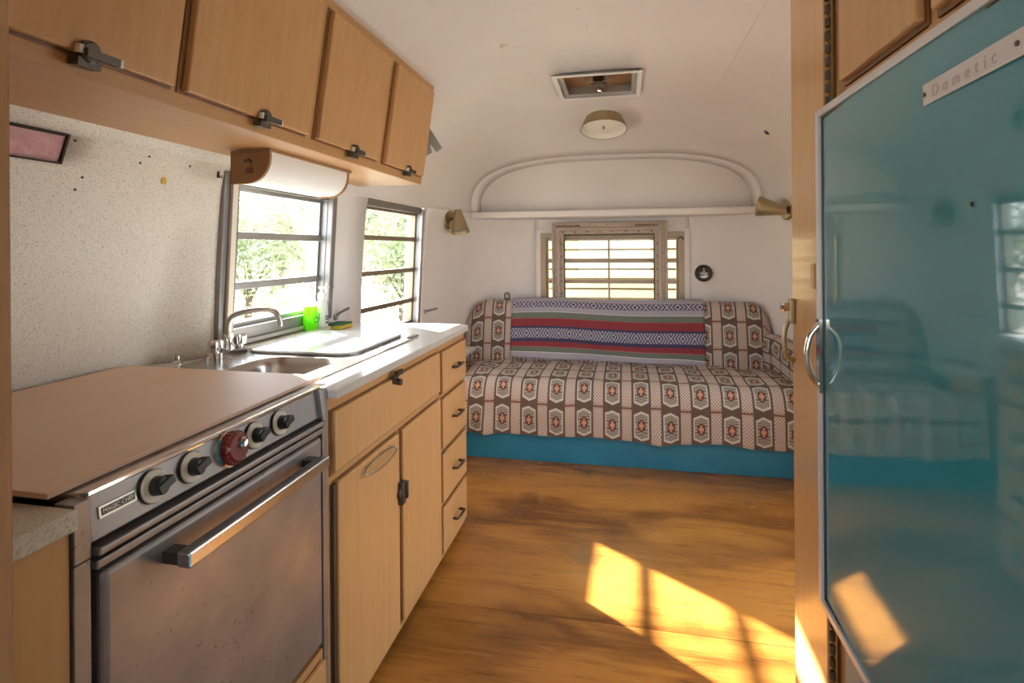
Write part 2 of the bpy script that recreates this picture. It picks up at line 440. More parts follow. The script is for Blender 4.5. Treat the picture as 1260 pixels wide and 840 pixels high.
W1 = (1.53, 2.130, .935, 1.468); W2 = (2.475, 3.255, .74, 1.482); HOLE = (.62, 1.004, 1.424, 1.4895); OUT = (2.177, 2.212, 1.05, 1.115)
W4 = (2.30, 2.98, .80, 1.478); WD = (1.52, 2.16, .0, 1.484)
W3 = (-.600, .408, .70, 1.335)
ZALL = sorted(set(ZR) | {v for h in (W1, W2, W3, W4, WD, HOLE, OUT) for v in h[2:]})
wl = wall_side('wall_left', -1, [W1, W2, HOLE, OUT], ['paint', 'speckle'], 1.50); wl['label'] = 'left trailer wall, speckled board by the stove and white paint beyond'
wr = wall_side('wall_right', 1, [W4, WD], ['paint']); wr['label'] = 'right trailer wall painted white'
# rear wall with rounded corners
W3 = (-.600, .408, .70, 1.335)
BP = back_path()
def make_back():
    zs = ZALL
    x_in = lambda z: dx(z)-inset(z)
    fx = sorted({W3[0], W3[1], -.35, -.09, .2})
    m = MB(); n = None; rows = []
    for z in zs:
        row = [(CX-.55, YB, z)]
        row += [(x, YB, z) for x in fx]
        row += [(CX+.55, YB, z)]
        rows.append(row)
    n = len(rows[0]); b = m.pts([p for r in rows for p in r])
    for j in range(len(zs)-1):
        for i in range(n-1):
            zc = (zs[j]+zs[j+1])/2; xc = (rows[j][i][0]+rows[j][i+1][0])/2
            if W3[0] < xc < W3[1] and W3[2] < zc < W3[3] and rows[j][i][1] > 4.0 and rows[j][i+1][1] > 4.0: continue
            m.f.append([b+j*n+i, b+j*n+i+1, b+(j+1)*n+i+1, b+(j+1)*n+i])
    o = m.build('wall_back', 'paint', smooth=40, recalc=False)
    s = o.modifiers.new('thick', 'SOLIDIFY'); s.thickness = .035; s.offset = -1
    return struct(o, 'rounded white rear wall of the trailer behind the sofa')
make_back()
# ceiling: barrel, then blended into an arch over the rear shelf
top = [p for p in CR if p[1] >= SEAM-1e-6]
half = [(-p[0], p[1]) for p in top]; ring = half+[(p[0], p[1]) for p in top[::-1][1:]]
ring = np.array(ring)
def resample(P, n):
    d = np.r_[0, np.cumsum(np.hypot(*np.diff(P, axis=0).T))]; t = np.linspace(0, d[-1], n)
    return np.c_[np.interp(t, d, P[:, 0]), np.interp(t, d, P[:, 1])]
NR = 65; barrel = resample(ring, NR)
VENT = (-.315, .072, 2.585, 2.965); vi = []
for xv in VENT[:2]:
    k = int(np.argmin(abs(barrel[:, 0]-(xv-CX)))); barrel[k] = (xv-CX, np.interp(abs(xv-CX), CR[::-1, 0], CR[::-1, 1])); vi.append(xv)
AW, AH = dx(SEAM)-INSET, .372
th = np.linspace(0, math.pi, 241); arch = np.c_[-np.sign(np.cos(th))*np.abs(np.cos(th))**(2/3)*AW, SEAM+np.sin(th)**(2/3)*AH]; arch = resample(arch, NR)
def ceil_ring(y):
    s = s_of(y); return [(CX+a[0]*(1-s)+b[0]*s, y, a[1]*(1-s)+b[1]*s) for a, b in zip(barrel, arch)]
def arch_ring(k, y): return [(CX+p[0]*k, y, SEAM+(p[1]-SEAM)*k) for p in arch]
ysc = sorted(set([-1.6, -.8, 0, .8, 1.50, 2.2, 2.585, 2.965]+np.round(np.linspace(2.9, 3.75, 14), 3).tolist()))
m = MB(); m.loft([ceil_ring(y) for y in ysc], False)
m.loft([arch_ring(k, y) for k, y in ((1, 3.75), (.994, 3.756), (.984, 3.760), (.974, 3.765), (.968, 3.775), (.964, 3.80), (.962, 3.90))], False)
o = m.build('ceiling', 'paint', smooth=55)
bm = bmesh.new(); bm.from_mesh(o.data)   # opening for the roof vent
kill = [f for f in bm.faces if VENT[2]-.01 < f.calc_center_median().y < VENT[3]+.01 and VENT[0] < f.calc_center_median().x < VENT[1] and f.calc_center_median().z > 1.9]
bmesh.ops.delete(bm, geom=kill, context='FACES'); bm.to_mesh(o.data); bm.free()
struct(o, 'white curved trailer ceiling with an arch over the rear shelf'); ceiling = o
s = o.modifiers.new('thick', 'SOLIDIFY'); s.thickness = .03; s.offset = 1
o.data.materials.append(M['speckle'])
for p in o.data.polygons:
    if p.center.y < 1.50 and p.center.x < -1.0 and p.center.z < 1.62: p.material_index = 1
# flat margin around the vent opening
hx = [v.co.x for v in o.data.vertices if VENT[2]-.001 < v.co.y < VENT[2]+.001 and abs(v.co.x+.121) < .235]
# niche panel and shelf
m = MB(); rr = arch_ring(.962, 3.90); m.pts(rr); m.f.append(list(range(len(rr)))); struct(m.build('trim_2', 'paint', solid=.02), 'flat white panel at the back of the arched rear niche')
fp = [(CX-AW+.004, YR-.012)]+[(CX-AW+p[0], p[1]-.002) for p in BP]+[(CX+AW-p[0], p[1]-.002) for p in BP[::-1]]+[(CX+AW-.004, YR-.012)]
struct(MB().plate(fp, [], 1.445, SEAM).build('trim_1', 'paint', bevel=.014, seg=3), 'white shelf ledge across the rear wall under the arch')
# seam strip and marks on the ceiling
struct(MB().tube([(.46, y, ceil_z(.46)-.0005) for y in (.2, 1, 2, 2.9)], .002, 4).build('trim_3', 'paint'), 'fine ceiling seam')
# end wall behind the camera, with an unseen window added for light
W5 = (-.95, .75, .70, 1.55)
poly = [(CX-float(p[0]), float(p[1])) for p in CR[::4]]+[(CX+float(p[0]), float(p[1])) for p in CR[::-1][::4][1:]]
def xz_plate(name, outer, holes, y0, y1, mat):
    m = MB(frame((0, 0, 0), (1, 0, 0), (0, 0, 1), (0, -1, 0))); m.plate(outer, holes, -y0, -y1); return m.build(name, mat)
struct(xz_plate('wall_front', poly, [rect(*W5)], -1.6, -1.64, 'paint'), 'white end wall behind the viewer')
# floor: subfloor with two plywood sheets
fo = struct(MB().box(-1.36, 1.16, -1.64, 4.06, -.06, -.008).build('floor', 'dark'), 'trailer floor of stained plywood sheets')
SEAMY = 1.80
MB().box(-1.34, 1.14, -1.6, SEAMY-.001, -.008, 0).build('plywood_sheet', 'floor1', fo)
MB().box(-1.34, 1.14, SEAMY+.001, 4.0, -.008, 0).build('plywood_sheet', 'floor0', fo)

# ---------------------------------------------------------------- windows
def window(name, label, fr, wdt, hgt, bars, mull, mat, matbar, fw=.032, sill=None, extra=None, barw=.026):
    root = struct(MB(fr).plate(rect(-.012, wdt+.012, -.012, hgt+.012), [rect(fw, wdt-fw, fw, hgt-fw)], -.085, .006).build(name, mat, bevel=.002), label)
    MB(fr).plate(rect(fw-.004, wdt-fw+.004, fw-.004, hgt-fw+.004), [rect(fw+.014, wdt-fw-.014, fw+.014, hgt-fw-.014)], -.055, -.022).build('sash_frame', matbar, root)
    zs = [fw]+bars+[hgt-fw]
    for b in bars: MB(fr).box(fw, wdt-fw, b-barw/2, b+barw/2, -.05, -.018).build('glazing_bar', matbar, root, bevel=.002)
    for x in mull: MB(fr).box(x-.007, x+.007, fw, hgt-fw, -.048, -.024).build('mullion', matbar, root)
    for a, b in zip(zs[:-1], zs[1:]): MB(fr).grid(lambda u, v: (u, v, -.036), [fw, wdt-fw], [a, b]).build('pane', 'glass', root)
    return root
def side_frame(W, side=-1, off=.0, xs=None):
    y0, y1, z0, z1 = W; xa, xb = wall_x(z0, (y0+y1)/2, side), wall_x(z1, (y0+y1)/2, side)
    b = Vector((xb-xa, 0, z1-z0))
    if xs: xa, xb = xs; b = Vector((xb-xa, 0, z1-z0)); a = Vector((wall_x(z0, y1)-wall_x(z0, y0), y1-y0, 0)); return frame((xa, y0, z0), a, b, a.cross(b)), a.length, b.length
    if side < 0: a = Vector((wall_x(z0, y1)-wall_x(z0, y0), y1-y0, 0)); return frame((wall_x(z0, y0)+off, y0, z0), a, b, a.cross(b)), a.length, b.length
    a = Vector((0, -1, 0)); return frame((xa-off, y1, z0), a, b, a.cross(b)), y1-y0, b.length
fr, wd, hg = side_frame(W1, xs=(-1.262, -1.228))
win1 = window('window_1', 'aluminium framed louvre window over the kitchen sink', fr, wd, hg, [.170, .340], [], 'alu_dark', 'alu')
MB(fr).box(-.036, -.012, -.03, hg+.008, -.09, .004).build('side_casing', 'alu_dark', win1, bevel=.002)
MB(fr).box(-.012, .012, -.02, hg+.02, .004, .016).build('side_casing', 'cream', win1, bevel=.002)
MB(fr).box(wd-.03, wd+.004, -.0, hg, .004, .03).build('side_casing', 'alu_dark', win1, bevel=.003)
MB().box(-1.275, -1.212, 1.53, 2.13, .8905, .906).build('sill', 'cream', win1, bevel=.003)
MB(fr).box(-.01, wd, -.022, -.006, -.02, .02).build('sill_rail', 'alu', win1, bevel=.002)
fr, wd, hg = side_frame(W2, xs=(-1.305, -1.265))
win2 = window('window_2', 'aluminium framed louvre window between the counter and the sofa', fr, wd, hg, [.173, .362, .55], [], 'alu_dark', 'bronze_alu')
MB(fr).box(wd-.036, wd-.004, 0, hg, .004, .022).build('side_casing', 'alu', win2, bevel=.003)
fr3 = frame((W3[0], YB, W3[2]), (1, 0, 0), (0, 0, 1), (0, -1, 0))
win3 = window('window_3', 'rear window with brown metal bars behind the picture frame', fr3, W3[1]-W3[0], W3[3]-W3[2], [.14, .285, .437], [.49], 'bronze_alu', 'bronze_alu', .03, barw=.030)
MB(fr3).plate(rect(-.045, 1.053, -.05, .665), [rect(-.008, 1.016, -.012, .643)], .0, .006).build('casing', 'paint', win3, bevel=.002)
fr, wd, hg = side_frame(W4, 1)
window('added_window_4', 'unseen louvre window added in the right wall for light', fr, wd, hg, [.22, .44], [], 'alu', 'alu')  # out of view, added to let more daylight into the room
fr5 = frame((W5[1], -1.6, W5[2]), (-1, 0, 0), (0, 0, 1), (0, 1, 0))
window('added_window_5', 'unseen window added in the end wall behind the viewer for light', fr5, 1.7, .85, [.43], [.85], 'alu', 'alu')  # out of view, added to brighten the near end with daylight

def curve(P, n=6):
    P = [np.array(p, float) for p in P]; Q = [2*P[0]-P[1]]+P+[2*P[-1]-P[-2]]; out = []
    for i in range(1, len(Q)-2):
        for k in range(n):
            q = k/n; a, b, c, d = Q[i-1:i+3]; out.append(.5*((2*b)+(c-a)*q+(2*a-5*b+4*c-d)*q*q+(3*b-a-3*c+d)*q**3))
    return [tuple(p) for p in out]+[tuple(P[-1])]
# ---------------------------------------------------------------- overhead cabinet
CB, CT = Vector((-.905, 0, 1.52)), Vector((-.838, 0, 1.962))
slope = (CT-CB).normalized(); nrm = Vector((slope.z, 0, -slope.x))
FU = frame((CB.x, 0, CB.z), (0, 1, 0), slope, nrm)      # local: along Y, up the slope, out
UL = (CT-CB).length
t = thing('overhead_cabinet', 'long maple overhead cabinet with four doors above the stove and sink', 'cabinet', (-1.0, 1.4, 1.52))
back = [(wall_x(SEAM, 1)+.012, 1.522)]+[(CX-float(p[0])+.012, float(p[1])-.012) for p in CR if p[1] > 1.55 and CX-p[0] < -.87]
MB().prism([(CB.x-.012, 1.52), (CB.x, 1.52), (CT.x, CT.z), (CT.x-.02, CT.z), (CB.x-.018, 1.535), (back[0][0], 1.535), back[0]], 1, .455, 2.35).build('body', 'maple_y', t, bevel=.002)
MB().prism(back+[(CT.x-.02, CT.z), (CB.x-.01, 1.525)], 1, 2.33, 2.345).build('end_panel', 'maple', t)
doors = [(.47, .937), (.968, 1.412), (1.463, 1.866), (1.929, 2.318)]; lat = [.75, 1.208, 1.672, 2.134]
for (a, b), ly in zip(doors, lat):
    MB(FU).box(a-.012, b+.004, .030, UL-.028, 0, .003).build('door_shadow_gap', 'maple_edge', t)
    d = MB(FU).box(a, b, .036, UL-.034, .001, .019).build('cabinet_door', 'maple', t, bevel=.004, seg=3)
    fl = FU @ Matrix.Translation((ly, .040, .019))
    q = MB(fl).lathe([(.0, 0), (.019, 0), (.019, .010), (.015, .014), (0, .014)], n=18).box(-.014, .046, -.010, .004, .012, .021).box(-.02, .02, -.026, -.012, -.012, .010)
    q.build('latch', 'iron', d, smooth=35)
    MB(fl).box(.046, .052, -.010, .004, .011, .020).build('latch_tip', 'cream', d); MB(fl).box(-.022, -.015, -.006, .008, .003, .013).build('latch_tip', 'cream', d)

# dispenser below the overhead cabinet
t = thing('paper_towel_box', 'wood ended dispenser with curved white front under the overhead cabinet', 'dispenser', (-1.08, 1.67, 1.42))
def dprof(x0, x1, z0, z1, r):
    return [(x0, z1), (x0, z0), (x1-r*1.0, z0)]+[(x1-r+r*math.sin(R(a)), z0+r-r*math.cos(R(a))) for a in (15, 30, 45, 60, 75, 90)]+[(x1, z1)]
pr = dprof(-1.135, -1.005, 1.420, 1.518, .075)
MB().prism(pr, 1, 1.405, 1.416).build('end_board', 'brown_board', t, bevel=.001); MB().prism(pr, 1, 1.862, 1.873).build('end_board', 'brown_board', t, bevel=.001)
MB().prism([((x+1.07)*.94-1.07, (z-1.518)*.95+1.518) for x, z in pr], 1, 1.416, 1.862).build('white_cover', 'white', t, smooth=40)
MB().box(-1.10, -.999, 1.40, 1.878, 1.512, 1.520).build('top_rail', 'brown_board', t)
MB().tube([(-1.085, 1.402, 1.485), (-1.070, 1.399, 1.490), (-1.062, 1.402, 1.482)], .003, 6).build('hook', 'iron', t)
MB().box(-1.085, -1.060, 1.403, 1.406, 1.452, 1.466).build('red_sticker', 'red_knob', t)

# ---------------------------------------------------------------- sink cabinet, worktop, sink
FX = -.702
t = thing('sink_cabinet', 'maple sink cabinet with two doors, a long tilt front and four drawers', 'cabinet', (-1.0, 1.75, 0))
MB(frame((FX, 0, 0), (0, 1, 0), (0, 0, 1), (1, 0, 0))).plate(rect(1.19, 2.325, .022, .866), [], -.018, 0).build('face_frame', 'maple_y', t)
MB().box(-1.245, FX-.018, 2.307, 2.325, .022, .866).box(-1.245, FX-.018, 1.19, 1.205, .022, .866).box(-1.24, FX-.018, 1.205, 2.307, .022, .04).build('carcass', 'maple', t)
MB().box(-1.22, FX-.05, 1.21, 2.30, 0, .022).build('plinth', 'dark', t)
FF = frame((FX, 0, 0), (0, 1, 0), (0, 0, 1), (1, 0, 0))
def front(name, y0, y1, z0, z1, parent, gap=True):
    if gap: MB(FF).box(y0-.008, y1+.003, z0-.008, z1+.004, 0, .0025).build('shadow_gap', 'maple_edge', parent)
    return MB(FF).box(y0, y1, z0, z1, .001, .014).build(name, 'maple', parent, bevel=.004, seg=3)
d = front('tilt_front', 1.205, 1.972, .684, .832, t)
MB(FF).box(1.535, 1.565, .818, .842, .010, .022).box(1.55, 1.595, .838, .852, .014, .024).lathe([(0, 0), (.010, 0), (.010, .016), (0, .018)], (1.55, .822, .022), n=12).build('latch', 'iron', d, smooth=35)
d = front('cabinet_door', 1.218, 1.585, .05, .655, t)
MB(FF).box(1.201, 1.214, .05, .655, .002, .010).build('piano_hinge', 'iron', d)
lp = [(1.335+.10+.10*math.cos(a), .628+.012*math.sin(a), .026+.008*math.sin(-a)) for a in np.linspace(0, 2*math.pi, 33)]
MB(FF).tube(lp, .0028, 6, False).tube([(1.36, .634, .014), (1.36, .638, .022)], .0035, 6).tube([(1.52, .634, .014), (1.52, .638, .022)], .0035, 6).build('towel_loop', 'nickel', d, smooth=True)
d = front('cabinet_door', 1.615, 1.978, .05, .655, t)
MB(FF).box(1.572, 1.598, .435, .505, .014, .030).box(1.600, 1.612, .445, .50, .012, .034).lathe([(0, 0), (.022, 0), (.022, .012), (0, .012)], (1.585, .470, .014), n=16).build('latch', 'iron', d, smooth=35, bevel=.003)
for z0, z1 in ((.668, .828), (.455, .645), (.245, .432), (.046, .222)):
    d = front('drawer_front', 2.005, 2.315, z0, z1, t); zc = z0+(z1-z0)*.52
    MB(FF).tube([(2.115, zc-.004, .012), (2.117, zc-.004, .034), (2.125, zc, .040), (2.19, zc, .040), (2.198, zc-.004, .034), (2.20, zc-.004, .012)], .0055, 8).build('drawer_pull', 'iron', d, smooth=True)

BOWL = (-1.085, -.832, 1.225, 1.508)
n0 = 6
outer = [(-.676, 1.188)]+[(-.676-.05+.05*math.cos(R(a)), 2.347-.05+.05*math.sin(R(a))) for a in range(0, 91, 15)]+[(-1.262, 2.347), (-1.262, 1.50), (-1.30, 1.44), (-1.368, 1.345), (-1.372, 1.188), (-.70, 1.188)]
o = MB().plate(outer, [rect(BOWL[0]-.02, BOWL[1]+.02, BOWL[2]-.02, BOWL[3]+.02)], .868, .890).build('worktop', 'laminate', bevel=.002)
tag(o, 'white laminate worktop with grey edge over the sink cabinet', 'worktop')
eo = [(x+.0015 if x > -.73 else x, y+.0015 if y > 2.29 else y) for x, y in outer[:8]]
m = MB(); m.loft([[(x, y, .868) for x, y in eo], [(x, y, .888) for x, y in eo]], False); m.build('edge_band', 'lam_edge', o, solid=.001)
MB().box(-1.268, -1.248, 2.225, 2.34, .889, .902).build('back_curb', 'cream', o, bevel=.003)

t = thing('kitchen_sink', 'stainless steel sink set into the white worktop', 'sink', (-1.0, 1.6, .89))
MB().plate(rrect(-1.256, -.772, 1.20, 1.985, .02), [rrect(*BOWL, .07, 6)], .890, .8955).build('sink_deck', 'steel', t, bevel=.002)
rings = []
for k, z in ((0, .8955), (.004, .890), (.010, .87), (.016, .80), (.024, .765), (.045, .750), (.10, .746)):
    rings.append([(x, y, z) for x, y in rrect(BOWL[0]+k, BOWL[1]-k, BOWL[2]+k, BOWL[3]-k, max(.02, .07-k*.5), 6)])
MB().loft(rings, True, False, True).build('bowl', 'steel', t, smooth=50)
MB().lathe([(.03, 0), (.03, .003), (.022, .004), (.012, .001), (0, .001)], (-.96, 1.37, .746), n=20).build('drain', 'chrome', t, smooth=40)
MB().plate(rrect(-.795, -.775, 1.90, 1.98, .008), [], .8955, .898).build('drain_slot', 'iron', t)
o = MB().plate(rrect(-1.200, -.825, 1.535, 1.968, .06, 7), [], .8956, .908).build('sink_cover', 'white_board', bevel=.003)
tag(o, 'white rounded cutting board covering the far half of the sink', 'cutting board')
m = MB(); m.loft([[(x, y, .8957) for x, y in rrect(-1.2015, -.8235, 1.5335, 1.9695, .061, 7)], [(x, y, .902) for x, y in rrect(-1.2015, -.8235, 1.5335, 1.9695, .061, 7)]]); m.build('board_edge', 'alu_dark', o, solid=.001)

t = thing('kitchen_faucet', 'chrome two handle kitchen faucet with arched swivel spout', 'faucet', (-1.225, 1.50, .8955))
MB().plate(rrect(-1.252, -1.200, 1.425, 1.572, .02), [], .8955, .915).build('faucet_base', 'chrome', t, bevel=.005, seg=3)
base = Vector((-1.224, 1.50, .915)); tip = Vector((-1.095, 1.578, .978))
def lerp(a, b, k): return a+(b-a)*k
sp = [base, base+Vector((0, 0, .03)), base+Vector((0, 0, .072)), base+Vector((.006, .004, .094)), base+Vector((.02, .012, .108)), base+Vector((.045, .027, .116)), base+Vector((.075, .046, .119)), base+Vector((.102, .062, .117)), base+Vector((.12, .072, .106)), tip+Vector((0, 0, .015)), tip]
MB().tube(curve(sp), .0088, 12).build('spout', 'nickel', t, smooth=60)
MB().lathe([(.018, 0), (.018, .012), (.013, .022), (.013, .034), (.016, .036), (.016, .05), (0, .05)], (-1.224, 1.50, .915), n=18).build('spout_collar', 'chrome', t, smooth=40)
for y in (1.446, 1.552): MB().lathe([(.012, 0), (.012, .008), (.021, .010), (.022, .034), (.018, .039), (0, .039)], (-1.224, y, .915), n=16).build('faucet_handle', 'chrome', t, smooth=40)
tag(MB().lathe([(.016, 0), (.016, .006), (.009, .010), (.009, .024), (0, .026)], (-1.305, 1.385, .890), n=14).build('sink_plug_fitting', 'chrome', smooth=40), 'small chrome fitting on the worktop behind the faucet', 'fitting')

# bottles and sponge
bx, by = -1.240, 1.985
t = thing('dish_soap_bottle', 'green dish soap bottle on the sill beside the white pump bottle', 'bottle', (bx, by, .906))
def ov(r1, r2, z, cx, cy, n=20): return [(cx+r1*math.cos(2*math.pi*k/n), cy+r2*math.sin(2*math.pi*k/n), z+.0165) for k in range(n)]
MB().loft([ov(.020, .031, .8905, bx, by), ov(.024, .036, .896, bx, by), ov(.024, .036, .95, bx, by), ov(.023, .034, .975, bx, by), ov(.022, .032, .983, bx, by)], True, True, True).build('bottle_body', 'green_soap', t, smooth=50)
MB().loft([ov(.022, .032, .984, bx, by), ov(.020, .029, 1.0, bx, by), ov(.015, .021, 1.022, bx, by), ov(.011, .013, 1.034, bx, by)], True, False, True).build('bottle_shoulder', 'clear', t, smooth=50)
MB().lathe([(.0125, 0), (.0125, .018), (.008, .022), (.006, .036), (0, .038)], (bx, by, 1.0505), n=14).build('bottle_cap', 'white', t, smooth=40)
lf = frame((bx+.0245, by+.004, .954), (0, 1, 0), (0, 0, 1), (1, 0, 0))
m = MB(lf); m.lathe([(.017, 0), (.021, 0), (.021, .0012), (.017, .0012)], n=20, cap=False); m.box(-.010, .008, .001, .007, 0, .0012).box(-.010, .012, -.006, -.001, 0, .0012); m.build('bottle_label', 'green_print', t)
bx, by = -1.236, 2.062
t = thing('hand_soap_pump', 'white hand soap pump bottle beside the green bottle', 'bottle', (bx, by, .906))
MB().loft([ov(.020, .031, .8905, bx, by), ov(.023, .035, .896, bx, by), ov(.022, .033, .95, bx, by), ov(.019, .028, .985, bx, by), ov(.013, .017, 1.003, bx, by), ov(.012, .013, 1.006, bx, by)], True, True, True).build('bottle_body', 'white', t, smooth=50)
MB().lathe([(.016, 0), (.016, .024), (.009, .028), (.005, .03), (.005, .046), (0, .046)], (bx, by, 1.0225), n=16).build('pump_collar', 'white', t, smooth=40)
MB().box(bx-.006, bx+.034, by-.018, by+.006, 1.066, 1.076).build('pump_head', 'white', t, bevel=.003)
lf = frame((bx+.0235, by, .941), (0, 1, 0), (0, 0, 1), (1, 0, 0))
MB(lf).box(-.012, .014, .006, .012, 0, .0012).box(-.010, .012, -.004, .002, 0, .0012).box(-.008, .008, -.020, -.012, 0, .0012).build('bottle_label', 'grey_print', t)
t = thing('kitchen_sponge', 'yellow sponge with green scrubber face on the worktop', 'sponge', (-1.205, 2.15, .89))
MB().box(-1.240, -1.170, 2.095, 2.20, .8905, .906).build('sponge_body', 'sponge_y', t, bevel=.003); MB().box(-1.240, -1.170, 2.095, 2.20, .906, .913).build('scrubber', 'sponge_g', t, bevel=.002)
def crank(name, label, p, q, r):
    t = thing(name, label, 'window crank', p)
    MB().lathe([(.014, 0), (.012, .010), (0, .012)], p, (1, 0, .1), 14).build('crank_base', 'alu', t, smooth=40)
    MB().tube([p, q, r], .006, 8).build('crank_arm', 'alu_dark', t, smooth=40)
crank('window_crank', 'grey metal window crank on the wall above the sponge', Vector((wall_x(.925, 2.225)+.001, 2.225, .925)), Vector((-1.25, 2.235, .945)), Vector((-1.215, 2.255, .965)))
crank('window_crank', 'small metal window crank at the far jamb of the window by the sofa', Vector((wall_x(.83, 3.30)+.001, 3.30, .83)), Vector((-1.23, 3.32, .835)), Vector((-1.19, 3.36, .845)))

# ---------------------------------------------------------------- stove
t = thing('gas_stove', 'worn stainless steel stove with a row of knobs and a chrome oven handle', 'stove', (-1.0, .88, 0))
MB().box(-1.33, -.728, .597, 1.166, .296, .884).build('stove_body', 'iron', t)
MB().box(-1.335, -.716, .592, 1.172, .884, .898).build('cooktop', 'stove_steel', t, bevel=.004)
FP = frame((-.700, 0, .832), (0, 1, 0), (-.14, 0, 1), (1, 0, .14))
pan = MB(FP).box(.598, 1.163, 0, .065, -.02, 0).build('control_panel', 'stove_steel', t, bevel=.002)
MB(FP).box(.596, 1.165, .062, .070, -.02, .006).build('panel_rim', 'chrome', pan, bevel=.002)
MB(FP).box(1.150, 1.166, 0, .065, -.012, .012).build('panel_cheek', 'stove_steel', pan, bevel=.001)
for y in (.699, .773, .929, 1.007):
    k = MB(FP).lathe([(.0245, .001), (.0245, .006), (.0225, .008), (.014, .008), (0, .008)], (y, .034, 0), n=28).build('knob', 'cream', t, smooth=35)
    MB(FP).lathe([(.0255, 0), (.0255, .0045), (.0243, .0045)], (y, .034, 0), n=28, cap=False).build('knob_ring', 'iron', k)
    MB(FP @ Matrix.Translation((y, .034, .008)) @ Matrix.Rotation(R(18), 4, 'Z')).lathe([(.0145, 0), (.0135, .012), (.010, .014), (0, .014)], n=20).box(-.012, .017, -.006, .006, .002, .019).build('knob_pointer', 'black', k, smooth=35)
k = MB(FP).lathe([(.028, .002), (.028, .012), (.026, .020), (.023, .024), (0, .024)], (.862, .034, 0), n=30).build('oven_knob', 'red_knob', t, smooth=35)
MB(FP).lathe([(.034, 0), (.034, .005), (.030, .007), (.0285, .002)], (.862, .034, 0), n=32, cap=False).build('knob_ring', 'chrome', k, smooth=35)
m = MB(FP)
for i in range(20):
    a = 2*math.pi*i/20; c, s_ = math.cos(a), math.sin(a); m.box(.862+.0275*c-.0022, .862+.0275*c+.0022, .034+.0275*s_-.0022, .034+.0275*s_+.0022, .004, .019)
m.build('knob_ridges', 'red_knob', k)
MB(FP).lathe([(.010, 0), (.010, .005), (.007, .007), (0, .006)], (.868, .040, .024), n=18).build('knob_centre', 'chrome', k, smooth=35)
pl = MB(FP).box(.612, .670, .026, .042, 0, .0022).build('nameplate', 'nickel', t)
MB(FP).box(.615, .667, .029, .039, .002, .0026).build('nameplate_field', 'iron', pl)
text('nameplate_lettering', 'MAGIC CHEF', FP @ Matrix.Translation((.641, .034, .0028)), .0082, 'alu', pl, 1.0, .0004)
MB().box(-.730, -.712, .597, 1.166, .802, .832).build('panel_gap', 'dark', t)
MB().box(-.72, -.688, .600, 1.163, .814, .825).build('chrome_rail', 'stove_steel', t, bevel=.003)
MB().box(-.72, -.692, .600, 1.163, .796, .808).build('lower_rail', 'stove_steel', t, bevel=.002)
dr = MB().box(-.728, -.696, .611, 1.160, .302, .788).build('oven_door', 'stove_steel', t, bevel=.010, seg=4)
MB().box(-.668, -.645, .705, 1.105, .742, .766).build('oven_handle', 'handle_steel', dr, bevel=.003)
for y in (.72, 1.09): MB().box(-.70, -.665, y-.012, y+.012, .744, .762).build('handle_bracket', 'iron', dr)
for y0, y1, nm in ((.574, .597, 'side_strip'), (1.166, 1.186, 'side_strip')):
    st = MB().box(-.73, -.698, y0, y1, .815, .894).build(nm, 'stove_steel', t, bevel=.001); MB().box(-.73, -.699, y0, y1, .05, .813).build(nm, 'stove_steel', t, bevel=.001)
t = thing('stove_base_drawer', 'maple drawer panel under the oven door', 'drawer', (-.75, .88, 0))
MB().box(-1.30, -.74, .60, 1.16, .0, .055).build('plinth', 'dark', t); d = front('drawer_front', .612, 1.158, .06, .268, t, False)
MB().box(-.735, -.702, .6, 1.163, .03, .288).build('drawer_frame', 'maple_y', t)

o = MB().plate([(-1.352, .577), (-.738, .572), (-.752, 1.252), (-1.362, 1.268)], [], .899, .907).build('plywood_board', 'ply', bevel=.001)
tag(o, 'thin tan plywood board laid over the stove burners', 'board')
t = thing('end_cabinet', 'narrow maple cabinet end between the stove and the wooden partition', 'cabinet', (-1.0, .51, 0))
MB().box(-1.32, -.704, .456, .572, 0, .862).build('cabinet_body', 'maple', t)
o = MB().box(-1.35, -.690, .456, .573, .864, .891).build('end_worktop', 'laminate_speck', bevel=.002); tag(o, 'speckled cream worktop piece beside the stove and partition', 'worktop')
struct(MB().prism([(-.628, .0)]+[(wall_x(z, .4)+.006, z) for z in (0, .6, 1.0, 1.3, 1.48)]+[(-.95, 1.765), (-.8, 1.90), (-.628, 1.985)], 1, .36, .453).build('wall_partition', 'oak_post', bevel=.003), 'pine edged partition beside the stove')

# insulation, outlet, hooks
fr = frame((wall_x(HOLE[2], .8), 0, HOLE[2]), (0, 1, 0), (wall_x(HOLE[3], .8)-wall_x(HOLE[2], .8), 0, HOLE[3]-HOLE[2]), (1, 0, .3))
o = MB(fr).box(HOLE[0]+.001, HOLE[1]-.001, -.004, .088, -.050, -.006).build('insulation_batt', 'pink', bevel=.002); tag(o, 'pink fibre insulation showing through a cut hole in the speckled wall', 'insulation')
MB(fr).plate(rect(HOLE[0]-.004, HOLE[1]+.002, -.002, .069), [rect(HOLE[0], HOLE[1]-.003, .0015, .0655)], -.02, .002).build('hole_edge', 'dark', wl)
t = thing('outlet_box', 'open electrical outlet box with bare receptacle in the wall', 'outlet', (wall_x(1.08, 2.19), 2.19, 1.05))
xo = wall_x(1.08, 2.19)
MB().box(xo-.03, xo-.026, 2.178, 2.211, 1.051, 1.114).build('box_back', 'iron', t); MB().box(xo-.028, xo+.004, 2.185, 2.204, 1.055, 1.079).box(xo-.028, xo+.004, 2.185, 2.204, 1.086, 1.111).build('receptacle', 'brown_board', t, bevel=.003)
def hook(label, y, z, h=.02):
    x = wall_x(z, y); tag(MB().box(x, x+.004, y-.004, y+.004, z-h/2, z+h/2).tube([(x+.003, y, z-h*.2), (x+.012, y, z-h*.5), (x+.014, y, z-h*.1)], .0018, 6).build('wall_hook', 'iron'), label, 'hook')
